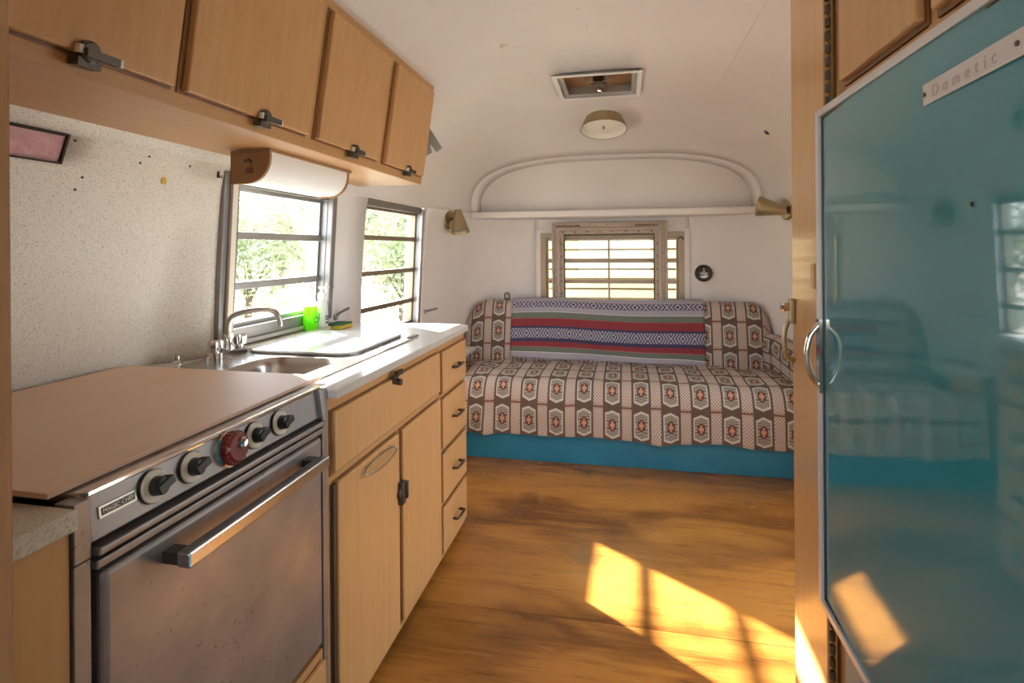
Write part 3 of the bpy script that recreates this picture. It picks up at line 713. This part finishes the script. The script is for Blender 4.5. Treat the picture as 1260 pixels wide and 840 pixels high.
hook('small dark metal hook beside the kitchen window casing', 1.47, 1.46)
for i, (y, z) in enumerate(((1.02, 1.478), (1.06, 1.40), (1.05, 1.37), (1.22, 1.475), (1.20, 1.455), (1.36, 1.470), (1.50, 1.43), (1.515, 1.30))):
    x = wall_x(z, y); tag(MB().lathe([(.0035, 0), (.003, .002), (0, .0025)], (x, y, z), (1, 0, .2), 10).build('wall_screw', 'iron', smooth=40), 'tiny dark screw head left in the speckled wall', 'screw', 'screws left in the speckled wall')
x = wall_x(1.425, 1.285); tag(MB().box(x, x+.0015, 1.279, 1.293, 1.410, 1.436).build('masking_tape', 'sponge_y'), 'small tan tape scrap stuck on the speckled wall', 'tape')

# grey bracket at the end of the overhead cabinet
t = thing('curtain_bracket', 'grey metal bracket blades behind the end of the overhead cabinet', 'bracket', (-.90, 2.5, 1.72))
MB().prism([(-1.0, 1.87), (-.955, 1.87), (-.855, 1.715), (-.885, 1.695), (-.965, 1.80)], 1, 2.50, 2.512).build('bracket_blade', 'grey_plastic', t, bevel=.001)
MB().prism([(-1.0, 1.87), (-.955, 1.87), (-.92, 1.70), (-.95, 1.685), (-.99, 1.79)], 1, 2.53, 2.542).build('bracket_blade', 'grey_plastic', t, bevel=.001)

# ---------------------------------------------------------------- sofa
from mathutils import noise as mn
t = thing('sofa', 'built in sofa with a turquoise base under a brown aztec patterned cover', 'sofa', (-.1, 3.5, 0))
MB().box(-1.20, 1.02, 3.112, 3.135, 0, .20).build('base_board', 'teal', t, bevel=.002)
MB().plate([(-1.13, 3.14), (.93, 3.14), (.90, 3.72), (.66, 3.97), (-.86, 3.97), (-1.10, 3.72)], [], 0, .395).build('platform', 'dark', t)
def arc(P, n=40):
    P = np.array(P); d = np.r_[0, np.cumsum(np.hypot(*np.diff(P, axis=0).T))]
    k = catmull([tuple(p) for p in P], 8)[: -1] if False else P
    return d
def smooth_prof(P, n=8):
    P = [np.array(p, float) for p in P]; Q = [2*P[0]-P[1]]+P+[2*P[-1]-P[-2]]; out = []
    for i in range(1, len(Q)-2):
        for k in range(n):
            q = k/n; a, b, c, d = Q[i-1:i+3]; out.append(.5*((2*b)+(c-a)*q+(2*a-5*b+4*c-d)*q*q+(3*b-a-3*c+d)*q**3))
    out.append(P[-1]); return np.array(out)
UO = .39+.0765
sp = smooth_prof([(3.10, .155), (3.102, .24), (3.108, .33), (3.125, .40), (3.165, .445), (3.26, .462), (3.45, .466), (3.64, .458), (3.78, .44)])
sd = np.r_[0, np.cumsum(np.hypot(*np.diff(sp, axis=0).T))]
def seat(x, i):
    y, z = sp[i]; hang = max(0, min(1, (.42-z)/.2)) if y < 3.2 else 0; topf = 1-hang
    w = math.sin(x*19+1.4*math.sin(x*7))*.010+math.sin(x*43+2)*.004+mn.noise(Vector((x*6, z*4, 1)))*.018
    y2 = y-abs(w)*hang*1.2-.004*hang+w*hang*.6
    dz = mn.noise(Vector((x*6, y*5, 3)))*.014*topf+abs(math.sin(x*9+y*5))*.006*topf+.006*math.sin(x*16+y*14)*topf*max(0, 1-abs(x+.8)/.6)
    if z < .2: z = z+mn.noise(Vector((x*3, 0, 9)))*.014
    return (x, y2, z+dz)
xs = np.linspace(-1.13, .925, 220).tolist()
m = MB(); m.grid(lambda x, i: seat(x, int(i)), xs, range(len(sp)), lambda x, i: (x+UO, sd[int(i)]+.006)); m.build('seat_cover', 'aztec', t, smooth=True)
bp = smooth_prof([(3.735, .43), (3.742, .5), (3.768, .65), (3.795, .77), (3.82, .835), (3.86, .862), (3.895, .85), (3.915, .79), (3.92, .45)])
bd = np.r_[0, np.cumsum(np.hypot(*np.diff(bp, axis=0).T))]
BL, BR = -1.125, .940
def back_pt(x, i, off=0.0):
    y, z = bp[i]
    j0, j1 = max(0, i-1), min(len(bp)-1, i+1); tn = bp[j1]-bp[j0]; tn /= np.hypot(*tn); ny, nz = -tn[1], tn[0]
    dl, dr_ = x-BL, BR-x; q = 1.0
    if dl < .17: q = min(q, 1-.50*(1-math.sqrt(max(0, 1-(1-dl/.17)**2))))
    if dr_ < .12: q = min(q, 1-.55*(1-math.sqrt(max(0, 1-(1-dr_/.12)**2))))
    th = 1.0
    e = min(dl, dr_)
    if e < .05: th = .55+.45*math.sqrt(max(0, 1-(1-e/.05)**2))
    y = 3.85+(y-3.85)*th-(1-th)*.07; z = .43+(z-.43)*q
    wv = mn.noise(Vector((x*5, z*5, 7)))*.008
    return (x, y+ny*(off)+wv*(1 if off == 0 else .6), z+nz*off)
xb = sorted(set(np.linspace(BL, BR, 150).tolist()+np.linspace(BL, BL+.17, 16).tolist()+np.linspace(BR-.12, BR, 14).tolist()))
m = MB(); m.grid(lambda x, i: back_pt(x, int(i)), xb, range(len(bp)), lambda x, i: (x*1.02+UO+.035, bd[int(i)]+.05))
n = len(xb)
m.f.append([j*n for j in range(len(bp))]); m.f.append([j*n+n-1 for j in range(len(bp))])
m.build('backrest_cover', 'aztec', t, smooth=60)
# right arm
ap = smooth_prof([(.905, .40), (.898, .52), (.895, .61), (.91, .655), (.95, .672), (.995, .66), (1.012, .62), (1.015, .40)])
ad = np.r_[0, np.cumsum(np.hypot(*np.diff(ap, axis=0).T))]
ysA = np.linspace(3.16, 3.74, 30).tolist()
def armp(y, i):
    x, z = ap[i]; k = 1-.16*max(0, (3.22-y)/.06)**2; xc = .955
    return (xc+(x-xc)*k+(-.03 if y > 3.6 else 0)*(y-3.6)/.14, y, .40+(z-.40)*k-.02*(3.74-y)+mn.noise(Vector((y*7, z*5, 2)))*.006)
m = MB(); m.grid(lambda y, i: armp(y, int(i)), ysA, range(len(ap)), lambda y, i: (ad[int(i)]+.03, y)); n = len(ysA)
m.f.append([j*n for j in range(len(ap))]); m.build('arm_cover', 'aztec', t, smooth=60)

t = thing('serape_blanket', 'striped woven blanket in red, navy, green and white over the sofa back', 'blanket', (-.13, 3.76, .47))
XL, XR_ = -.787, .518
i_top = int(np.argmin(abs(bp[:, 0]-3.885))); i_bot = int(np.argmin(abs(bp[:, 1]-.478)[:20]))
idx = list(range(i_top, i_bot-1, -1)); L0 = bd[i_top]; i_edge = int(np.argmin(abs(bp[:, 0]-3.835))); Lt = bd[i_edge]-bd[i_bot]
def blank(x, k):
    i = idx[int(k)]; f = (x-XL)/(XR_-XL)
    p = Vector(back_pt(x, i, .010)); low = max(0, 1-(p.z-.47)/.12)
    p.y -= low*(.020+.014*math.sin(x*9))+.003*math.sin(x*21+p.z*9); p.z += -.022*f*(1-max(0, (p.z-.47)/.4))+.006*math.sin(f*8)*(1-low)
    p.z -= .012*max(0, f-.9)*10*low
    return tuple(p)
xs = np.linspace(XL, XR_, 90).tolist()
m = MB(); m.grid(blank, xs, range(len(idx)), lambda x, k: (x, max(0.0, (bd[i_edge]-bd[idx[int(k)]])/Lt+.012*math.sin((x-XL)*4)))); m.build('woven_cloth', 'serape', t, smooth=True, solid=.004)
m = MB()
for i in range(150):
    x = XL+(XR_-XL)*(i+.5)/150; p = Vector(blank(x, len(idx)-1)); q = p+Vector((random.uniform(-.006, .006), random.uniform(-.01, -.002), -random.uniform(.008, .02)))
    m.tube([p, q], .0014, 4)
m.build('fringe', Mat('wool_fringe', .9, col=(.42, .40, .44)).m, t, kind='stuff')

# side shelf at the left of the sofa, clip on the backrest
t = thing('side_shelf', 'small grey topped shelf wedged between the counter and the sofa', 'shelf', (-1.1, 3.4, 0))
MB().box(-1.19, -.985, 3.18, 3.55, .548, .570).build('shelf_top', 'lam_edge', t, bevel=.003)
MB().box(-1.19, -1.00, 3.20, 3.22, .47, .548).box(-1.19, -1.17, 3.2, 3.54, .0, .548).build('shelf_bracket', 'maple', t)
t = thing('metal_clip', 'small dark metal clip standing on the backrest beside the blanket', 'clip', (-.832, 3.85, .86))
MB().tube([(-.848, 3.85, .862), (-.848, 3.85, .905), (-.838, 3.85, .915), (-.832, 3.85, .895), (-.826, 3.85, .915), (-.816, 3.85, .905), (-.816, 3.85, .862)], .0045, 8).box(-.85, -.814, 3.845, 3.856, .86, .874).build('clip_wire', 'iron', t, smooth=40)

# picture frame in front of the rear window
t = thing('picture_frame', 'ornate weathered gilt picture frame propped before the rear window', 'picture frame', (-.11, 3.96, .40))
def fring(prof, x0, x1, z0, z1):
    rings = []
    for d, h in prof: rings.append([(x0+d, 3.985-h, z0+d), (x1-d, 3.985-h, z0+d), (x1-d, 3.985-h, z1-d), (x0+d, 3.985-h, z1-d)])
    return rings
pf = [(0, 0), (0, .020), (.004, .032), (.012, .034), (.018, .024), (.024, .012), (.034, .014), (.046, .034), (.054, .036), (.060, .022), (.065, .008), (.074, .010), (.080, .016), (.086, .012), (.086, 0)]
FRX = (-.519, .300, .40, 1.418)
fr_o = MB().loft(fring(pf, *FRX), True).build('frame_moulding', 'gilt', t)
MB().loft(fring([(.0855, .0), (.0855, .009), (.097, .005), (.097, 0)], *FRX), True).build('inner_lip', 'gilt_dark', fr_o)
m = MB()
for x in np.arange(FRX[0]+.03, FRX[1]-.02, .013): m.lathe([(.004, 0), (.003, .003), (0, .004)], (x, 3.985-.033, FRX[3]-.009), (0, -1, 0), 6)
for z in np.arange(.88, FRX[3]-.02, .013):
    for x in (FRX[0]+.009, FRX[1]-.009): m.lathe([(.004, 0), (.003, .003), (0, .004)], (x, 3.985-.033, z), (0, -1, 0), 6)
m.build('bead_row', 'gilt', fr_o, kind='stuff')
m = MB()
for x in np.arange(FRX[0]+.08, FRX[1]-.06, .09): m.box(x-.006, x+.006, 3.985-.014, 3.985-.006, FRX[3]-.075, FRX[3]-.067)
for z in np.arange(.9, FRX[3]-.09, .09):
    for x in (FRX[0]+.070, FRX[1]-.070): m.box(x-.004, x+.004, 3.985-.014, 3.985-.006, z-.006, z+.006)
m.build('inlay_dots', 'gilt_dark', fr_o, kind='stuff')
for x0, x1 in ((FRX[0]+.04, FRX[0]+.20), (FRX[1]-.22, FRX[1]-.06)):
    m = MB()
    for i, x in enumerate(np.arange(x0, x1, .016)): m.lathe([(.008, 0), (.006, .005), (0, .007)], (x, 3.985-.012, FRX[3]-.028+.003*(i % 2)), (0, -1, 0), 7)
    m.build('carved_leaves', 'gilt_dark', fr_o, kind='stuff')

t = thing('curtain_rod_end', 'small dark rod bracket at the top corner of the rear window', 'bracket', (.39, 4.0, 1.30))
MB().tube([(.385, 4.012, 1.302), (.392, 3.985, 1.306), (.404, 3.98, 1.296), (.407, 3.985, 1.282)], .006, 8).build('rod_bracket', 'iron', t, smooth=40)
t = thing('wall_gauge', 'round black gauge on the rear wall beside the window', 'gauge', (.545, 4.018, 1.047))
MB().lathe([(.060, 0), (.060, .012), (.055, .018), (.050, .015), (0, .015)], (.545, 4.018, 1.047), (0, -1, 0), 32).build('gauge_case', 'black', t, smooth=35)
gf = frame((.545, 4.002, 1.047), (1, 0, 0), (0, 0, 1), (0, -1, 0))
MB(gf).lathe([(.005, 0), (.005, .002), (0, .002)], (0, .030, 0), n=10).box(-.026, .026, .000, .004, 0, .002).box(-.02, .022, -.008, -.004, 0, .002).prism([(-.012, .020), (0, .010), (.012, .020), (0, .016)], 2, 0, .002).prism([(.034*math.cos(R(a)), .034*math.sin(R(a))) for a in range(215, 330, 12)]+[(.02, -.012), (-.018, -.020)], 2, 0, .002).build('gauge_marks', 'white', t)

# ---------------------------------------------------------------- lamps and vent
def sconce(label, side, aim):
    y = 3.52; x = wall_x(1.435, y, side); z = 1.430 if side < 0 else 1.452
    n = Vector((-side*1, -.42, 0)).normalized(); p = Vector((x, y, z))
    t = thing('wall_sconce', label, 'wall lamp', p)
    MB().lathe([(.066, 0), (.066, .006), (.056, .016), (.020, .020), (0, .020)], p, n, 28).build('back_plate', 'brass', t, smooth=35)
    j = p+n*.075
    MB().tube([p+n*.015, j], .008, 10).lathe([(.014, -.012), (.014, .012)], j, n, 12).build('arm', 'brass_dark', t, smooth=40)
    a = Vector(aim).normalized(); s0 = j-a*.06+n*.012
    c = MB().lathe([(.004, -.006), (.016, -.002), (.024, 0), (.062, .155), (.060, .155), (.022, .006)], s0, a, 28, False).build('cone_shade', 'brass', t, smooth=40)
    MB().lathe([(.059, 0), (.040, .012), (0, .016)], s0+a*.140, -a, 24, False).build('shade_lining', 'grey_plastic' if side < 0 else 'lamp_white', c, smooth=True)
sconce('brass cone wall lamp pointing down near the window by the sofa', -1, (.18, -.20, -1)); sconce('brass cone wall lamp turned sideways near the closet', 1, (-1, .05, .22))
t = thing('ceiling_lamp', 'round brass ceiling lamp with open shade behind the roof vent', 'ceiling lamp', (-.115, 3.32, 1.93))
LZ = 2.010; LC = (-.115, 3.32, LZ); LA = (0, .22, .975)
MB().lathe([(.108, 0), (.112, -.010), (.140, -.078), (.137, -.078), (.106, -.006)], LC, LA, 40, False).build('lamp_shade', 'brass', t, smooth=40)
MB().lathe([(.104, -.006), (.1345, -.076)], LC, LA, 40, False).build('shade_lining', 'lamp_white', t, smooth=40, recalc=False)
MB().lathe([(.118, .020), (.118, -.004), (0, -.004)], LC, LA, n=32).build('lamp_base', 'white', t)
MB().lathe([(.118, -.048), (.06, -.054), (0, -.055)], LC, LA, 32, False).build('diffuser', 'lamp_white', t, smooth=True)
MB().lathe([(.005, -.072), (.005, -.05)], LC, LA, 8).build('finial', 'brass_dark', t)

t = thing('roof_vent', 'square roof vent with screen and crank mechanism in the ceiling', 'roof vent', (-.12, 2.775, 2.03))
MB().plate(rect(VENT[0]-.018, VENT[1]+.018, VENT[2]-.018, VENT[3]+.018), [rect(VENT[0]+.004, VENT[1]-.004, VENT[2]+.004, VENT[3]-.004)], 2.036, 2.041).build('vent_flange', 'white', t, bevel=.001)
m = MB()
for a, b, c, d in ((VENT[0], VENT[0]+.006, VENT[2], VENT[3]), (VENT[1]-.006, VENT[1], VENT[2], VENT[3]), (VENT[0], VENT[1], VENT[2], VENT[2]+.006), (VENT[0], VENT[1], VENT[3]-.006, VENT[3])): m.box(a, b, c, d, 2.040, 2.10)
m.build('vent_throat', 'alu', t)
MB().plate(rect(VENT[0]+.006, VENT[1]-.006, VENT[2]+.006, VENT[3]-.006), [rect(VENT[0]+.03, VENT[1]-.03, VENT[2]+.03, VENT[3]-.03)], 2.052, 2.062).build('screen_frame', 'alu', t)
MB().box(VENT[0]-.01, VENT[1]+.01, VENT[2]-.01, VENT[3]+.01, 2.10, 2.115).build('vent_lid', 'brown_board', t)
MB().lathe([(.034, 0), (.040, .012), (.030, .02), (.03, .05)], (-.12, 2.775, 2.042), n=18).build('crank_housing', 'iron', t, smooth=30)
MB().tube([(-.12, 2.775, 2.042), (-.12, 2.775, 2.020), (-.10, 2.765, 2.016)], .006, 8).lathe([(.009, 0), (.009, .014), (0, .016)], (-.10, 2.765, 2.004), n=10).build('crank_knob', 'chrome', t, smooth=40)
for k in range(4):
    a = R(45+90*k); MB().tube([(-.12+.03*math.cos(a), 2.775+.03*math.sin(a), 2.056), (-.12+.085*math.cos(a), 2.775+.085*math.sin(a), 2.064)], .005, 6).build('crank_arm', 'alu', t)
o = MB().lathe([(.016, 0), (.014, -.006), (.008, -.010), (0, -.010)], (-.47, 2.14, ceil_z(-.47)-.001), n=12).build('round_ceiling_boss', 'cream', smooth=40); tag(o, 'small pale round boss on the ceiling beside the overhead cabinet', 'boss')
o = MB(frame((.775, 3.2, 1.86), (.6, 0, -.8), (0, 1, 0), (-.8, 0, -.6))).lathe([(.018, -.01), (.018, .010), (.012, .016), (0, .016)], n=14).build('ceiling_plug', 'iron', smooth=40); tag(o, 'dark round plug on the curved ceiling near the closet', 'plug')
for i, (x, y) in enumerate(((-.16, 1.75), (-.15, 1.9), (-.13, 2.05), (-.12, 2.2), (-.24, 2.42), (-.1, 2.4), (.02, 2.42), (.18, 2.38))):
    tag(MB().lathe([(.004, 0), (.003, -.002), (0, -.0025)], (x, y, ceil_z(x)-.0005), n=8).build('ceiling_screw', 'cream'), 'tiny painted screw head in the white ceiling', 'screw', 'screws in the ceiling')
for i, (x, y) in enumerate(((.462, 1.62), (.462, 1.68))):
    tag(MB().lathe([(.0045, 0), (.003, -.002), (0, -.0025)], (x, y, ceil_z(x)-.0005), n=8).build('seam_rivet', 'iron'), 'tiny dark rivet on the ceiling seam', 'rivet', 'rivets on the ceiling seam')

# ---------------------------------------------------------------- tall cabinet and refrigerator
t = thing('tall_cabinet', 'floor to ceiling wooden closet housing the turquoise refrigerator', 'cabinet', (.75, .95, 0))
rp = [(wall_x(z, 1, 1)-.012, z) for z in (0, .4, .8, 1.1, 1.3, 1.48)]+[(CX+float(p[0])-.012, float(p[1])-.012) for p in CR if p[1] > 1.5 and CX+p[0] > .46]
PX = .43
sidep = [(PX, 0)]+rp+[(PX, ceil_z(PX)-.014)]
for y0, y1, nm in ((1.448, 1.464, 'end_panel'), (1.195, 1.212, 'divider'), (.36, .378, 'end_panel')): MB().prism(sidep, 1, y0, y1).build(nm, 'maple', t)
MB().box(PX, .98, .378, 1.195, .518, .536).build('shelf', 'maple', t); MB().box(PX, .98, .378, 1.195, 1.488, 1.506).build('shelf', 'maple', t)
FR = frame((PX, 0, 0), (0, -1, 0), (0, 0, 1), (-1, 0, 0))       # local x = -Y
def rb(y0, y1, z0, z1, d0, d1): return MB(FR).box(-y1, -y0, z0, z1, d0, d1)
rb(1.165, 1.215, .0, 2.0, -.012, .006).build('face_stile', 'brown_board', t); rb(.36, 1.165, 1.495, 1.53, -.012, .006).build('face_rail', 'maple_y', t); rb(.36, 1.165, 1.945, 2.0, -.012, .006).build('face_rail', 'maple_y', t); rb(.845, .872, 1.53, 1.945, -.012, .006).build('face_stile', 'maple', t)
d = rb(1.243, 1.466, .012, 2.002, .001, .021).build('closet_door', 'warm_ply', t, bevel=.002)
rb(1.216, 1.241, .02, 1.99, .001, .012).build('hinge_leaf', 'brass_dark', d)
m = MB(FR)
for k in range(72): m.tube([(-1.236, .03+k*.027, .014), (-1.236, .03+k*.027+.017, .014)], .0055, 6)
m.build('hinge_knuckles', 'iron', d, kind='stuff')
hz = 1.095
MB(FR).box(-1.462, -1.442, 1.035, hz, .021, .034).build('latch_plate', 'brass', d, bevel=.003)
MB(FR).tube(curve([(-1.45, 1.045, .032), (-1.45, 1.03, .040), (-1.45, 1.0, .045), (-1.45, .97, .043), (-1.45, .95, .036), (-1.45, .944, .021)]), .006, 8).build('pull_handle', 'brass', d, smooth=40)
MB(FR).lathe([(.010, 0), (.012, .012), (.008, .018), (0, .018)], (-1.452, 1.075, .034), n=14).build('latch_button', 'chrome', d, smooth=40)
rb(1.30, 1.325, 1.13, 1.185, .0205, .0225).build('patch_plate', 'maple_y', d)
for a, b in ((.874, 1.158), (.40, .838)):
    rb(a-.008, b+.008, 1.532, 1.943, .005, .009).build('shadow_gap', 'maple_edge', t); rb(a, b, 1.540, 1.935, .008, .022).build('upper_door', 'maple', t, bevel=.004, seg=3)
d = rb(.40, 1.150, .05, .505, .001, .020).build('lower_door', 'teal', t, bevel=.002); rb(1.150, 1.160, .05, .505, .001, .016).build('hinge_leaf', 'brass_dark', d)

t = thing('refrigerator', 'refrigerator with glossy turquoise door set in the tall cabinet', 'refrigerator', (.70, .78, .54))
MB().box(PX+.002, .97, .42, 1.14, .538, 1.485).build('fridge_body', 'white', t)
FG = .362
G = frame((FG, 0, 0), (0, -1, 0), (0, 0, 1), (-1, 0, 0))
d = MB(G).box(-1.132, -.40, .548, 1.477, -.055, -.010).build('fridge_door', 'white', t, bevel=.002)
MB(G).grid(lambda x, z: (x, z, .0005-.042*(x+.83)**2), np.linspace(-1.118, -.414, 60).tolist(), np.linspace(.560, 1.465, 12).tolist()).build('door_panel', 'teal_gloss', d, smooth=True)
MB(G).plate(rect(-1.133, -.399, .547, 1.478), [rect(-1.118, -.414, .560, 1.465)], -.012, .004).build('edge_trim', 'trim_white', d, bevel=.001)
MB(G).plate(rect(-1.119, -.413, .559, 1.466), [rect(-1.112, -.42, .564, 1.461)], -.010, -.001).build('gasket_line', 'iron', d)
MB(G).tube(curve([(-1.122, .958, .002), (-1.122, .968, .010), (-1.122, .987, .020), (-1.122, 1.018, .025), (-1.122, 1.05, .020), (-1.122, 1.067, .010), (-1.122, 1.077, .002)]), .0055, 10).box(-1.131, -1.113, .948, 1.086, 0, .006).build('door_handle', 'chrome', d, smooth=40)
ra = math.atan2(.004, .17)
NP = G @ Matrix.Translation((-.668, 1.4065, 0)) @ Matrix.Rotation(ra, 4, 'Z')
pl = MB(NP).box(-.086, .095, -.013, .013, 0, .003).build('nameplate', 'trim_white', d, bevel=.001)
text('nameplate_lettering', 'Dometic', NP @ Matrix.Translation((-.008, -.001, .0032)), .020, 'pale_print', pl, 1.75, .0003)
for x in (-.081, .078): MB(NP).lathe([(.0028, 0), (.0028, .0042), (0, .005)], (x, 0, 0), n=10).build('plate_screw', 'iron', pl)
MB(G).lathe([(.003, 0), (.002, .0015), (0, .0015)], (-.665, 1.265, 0), n=10).build('plug_hole', 'black', d)

# ---------------------------------------------------------------- outside
ground = MB().grid(lambda x, y: (x, y, -.65+(0 if x > -5 else (-5-x)*.10)+.15*math.sin(x*.5)*math.sin(y*.4)*(1 if x < -4 else 0)), np.linspace(-40, 25, 40).tolist(), np.linspace(-25, 40, 40).tolist()).build('ground', 'gravel', smooth=True)
struct(ground, 'pale gravel ground outside the trailer')
def foliage(n, rx, rz, leaf, seed):
    rd = random.Random(seed); v = []; f = []
    cl = [(rd.gauss(0, .42)*rx, rd.gauss(0, .42)*rx, rd.gauss(0, .42)*rz, rd.uniform(.25, .5)) for _ in range(26)]
    for i in range(n):
        c = rd.choice(cl); p = Vector((c[0]+rd.gauss(0, .5)*c[3]*rx, c[1]+rd.gauss(0, .5)*c[3]*rx, c[2]+rd.gauss(0, .5)*c[3]*rz))
        a = Vector((rd.gauss(0, 1), rd.gauss(0, 1), rd.gauss(0, 1))).normalized(); b = a.orthogonal().normalized(); s = leaf*rd.uniform(.6, 1.3)
        k = len(v); v += [p-a*s, p+b*s*.45, p+a*s, p-b*s*.45]; f.append([k, k+1, k+2, k+3])
    return v, f
protos = {}
def plant(name, label, cat, group, loc, kind, sc, rot):
    t = thing(name, label, cat, loc, group); t.rotation_euler = (0, 0, rot); t.scale = (sc, sc, sc)
    if kind not in protos:
        n, rx, rz, lf, hz_, mat, sd_ = {'tree': (3000, 1.5, 1.5, .10, 2.6, 'leaf', 1), 'tree2': (2600, 1.3, 1.3, .10, 2.3, 'leaf2', 2), 'shrub': (900, .55, .4, .06, .5, 'brush', 3)}[kind]
        v, f = foliage(n, rx, rz, lf, sd_); fo_ = D.meshes.new('foliage'); fo_.from_pydata([(p.x, p.y, max(.08, p.z+hz_)) for p in v], [], f); fo_.materials.append(M[mat])
        mb = MB(); r0 = .13 if kind != 'shrub' else .02
        mb.tube([(0, 0, -.15), (.04, .02, hz_*.4), (-.03, .05, hz_*.75), (.02, 0, hz_)], [r0, r0*.8, r0*.55, r0*.3], 7)
        for q in range(5):
            a = q*1.3; mb.tube([(0, .03, hz_*.5+q*.03*hz_), (math.cos(a)*rx*.3, math.sin(a)*rx*.3, hz_*.8), (math.cos(a)*rx*.6, math.sin(a)*rx*.6, hz_*1.05)], [r0*.4, r0*.25, r0*.1], 5)
        tr = D.meshes.new('trunk'); tr.from_pydata(mb.v, [], mb.f); tr.materials.append(M['bark']); protos[kind] = (fo_, tr)
    for nm, me, kd in (('foliage', protos[kind][0], 'stuff'), ('trunk', protos[kind][1], None)):
        o = D.objects.new(nm, me); COL.objects.link(o); o.parent = t
        if kd: o['kind'] = kd
def gz(x, y): return -.65+(0 if x > -5 else (-5-x)*.10)+.15*math.sin(x*.5)*math.sin(y*.4)*(1 if x < -4 else 0)
rd = random.Random(5)
def spot(deg, r): return (-r*math.sin(R(deg)), r*math.cos(R(deg)))
for deg, r, kd, sc in ((23, 11, 'tree', .6), (30.5, 15, 'tree2', .72), (37.5, 10.5, 'tree', .62), (21, 19, 'tree', .95), (34.5, 20, 'tree2', .85), (27, 26, 'tree', 1.0), (41.5, 17, 'tree', .8), (50, 13, 'tree', .75), (58, 11, 'tree2', .65), (66, 13.5, 'tree', .8), (75, 11, 'tree', .65)):
    x, y = spot(deg, r)
    plant('broadleaf_tree', 'green leafy tree standing outside the left windows' if kd == 'tree' else 'yellow green leafy tree standing outside the left windows', 'tree', 'green trees outside' if kd == 'tree' else 'yellow green trees outside', (x, y, gz(x, y)), kd, sc, rd.uniform(0, 6))
#plant('broadleaf_tree', 'tall green tree shading the window between the counter and the sofa', 'tree', None, (-5.8, 6.55, gz(-5.8, 6.55)), 'tree', 1.13, 1.0)
for deg, r, sc in ((24.5, 6.2, .7), (31, 5.4, .7), (36, 6.6, .8), (42, 5.0, .7), (28, 8.2, .8), (40.5, 8.3, .7), (33.5, 9.4, .9), (52, 6.5, .8), (61, 5.6, .7), (70, 7, .8)):
    x, y = spot(deg, r)
    plant('dry_shrub', 'low dry shrub on the gravel outside the left windows', 'shrub', 'shrubs outside the left windows', (x, y, gz(x, y)), 'shrub', sc, rd.uniform(0, 6))
t = thing('board_fence', 'pale yellow horizontal board fence outside the rear window', 'fence', (0, 4.9, -.65))
for k in range(36): MB().box(-1.75, 2.6, 4.9, 4.922, -.60+k*.087, -.60+k*.087+.068).build('fence_board', 'board_yellow', t)
MB().box(-1.74, 2.59, 4.9225, 4.93, -.60, 2.50).build('fence_gap_shade', 'gap_shade', t)  # added sheet, its colour paints the shade in the board gaps
for x in (-1.65, -.4, 1.1, 2.4): MB().box(x-.045, x+.045, 4.9305, 5.02, -.65, 2.52).build('fence_post', 'brown_board', t)
struct(MB(frame((wall_x(.7, 1.5, 1)+.05, 1.50, 0), (1, -.25, 0), (0, 0, 1), (.25, 1, 0))).box(0, .62, -.03, 1.48, -.03, .0).build('door_1', 'alu', bevel=.01), 'entry door swung open outside the right wall')
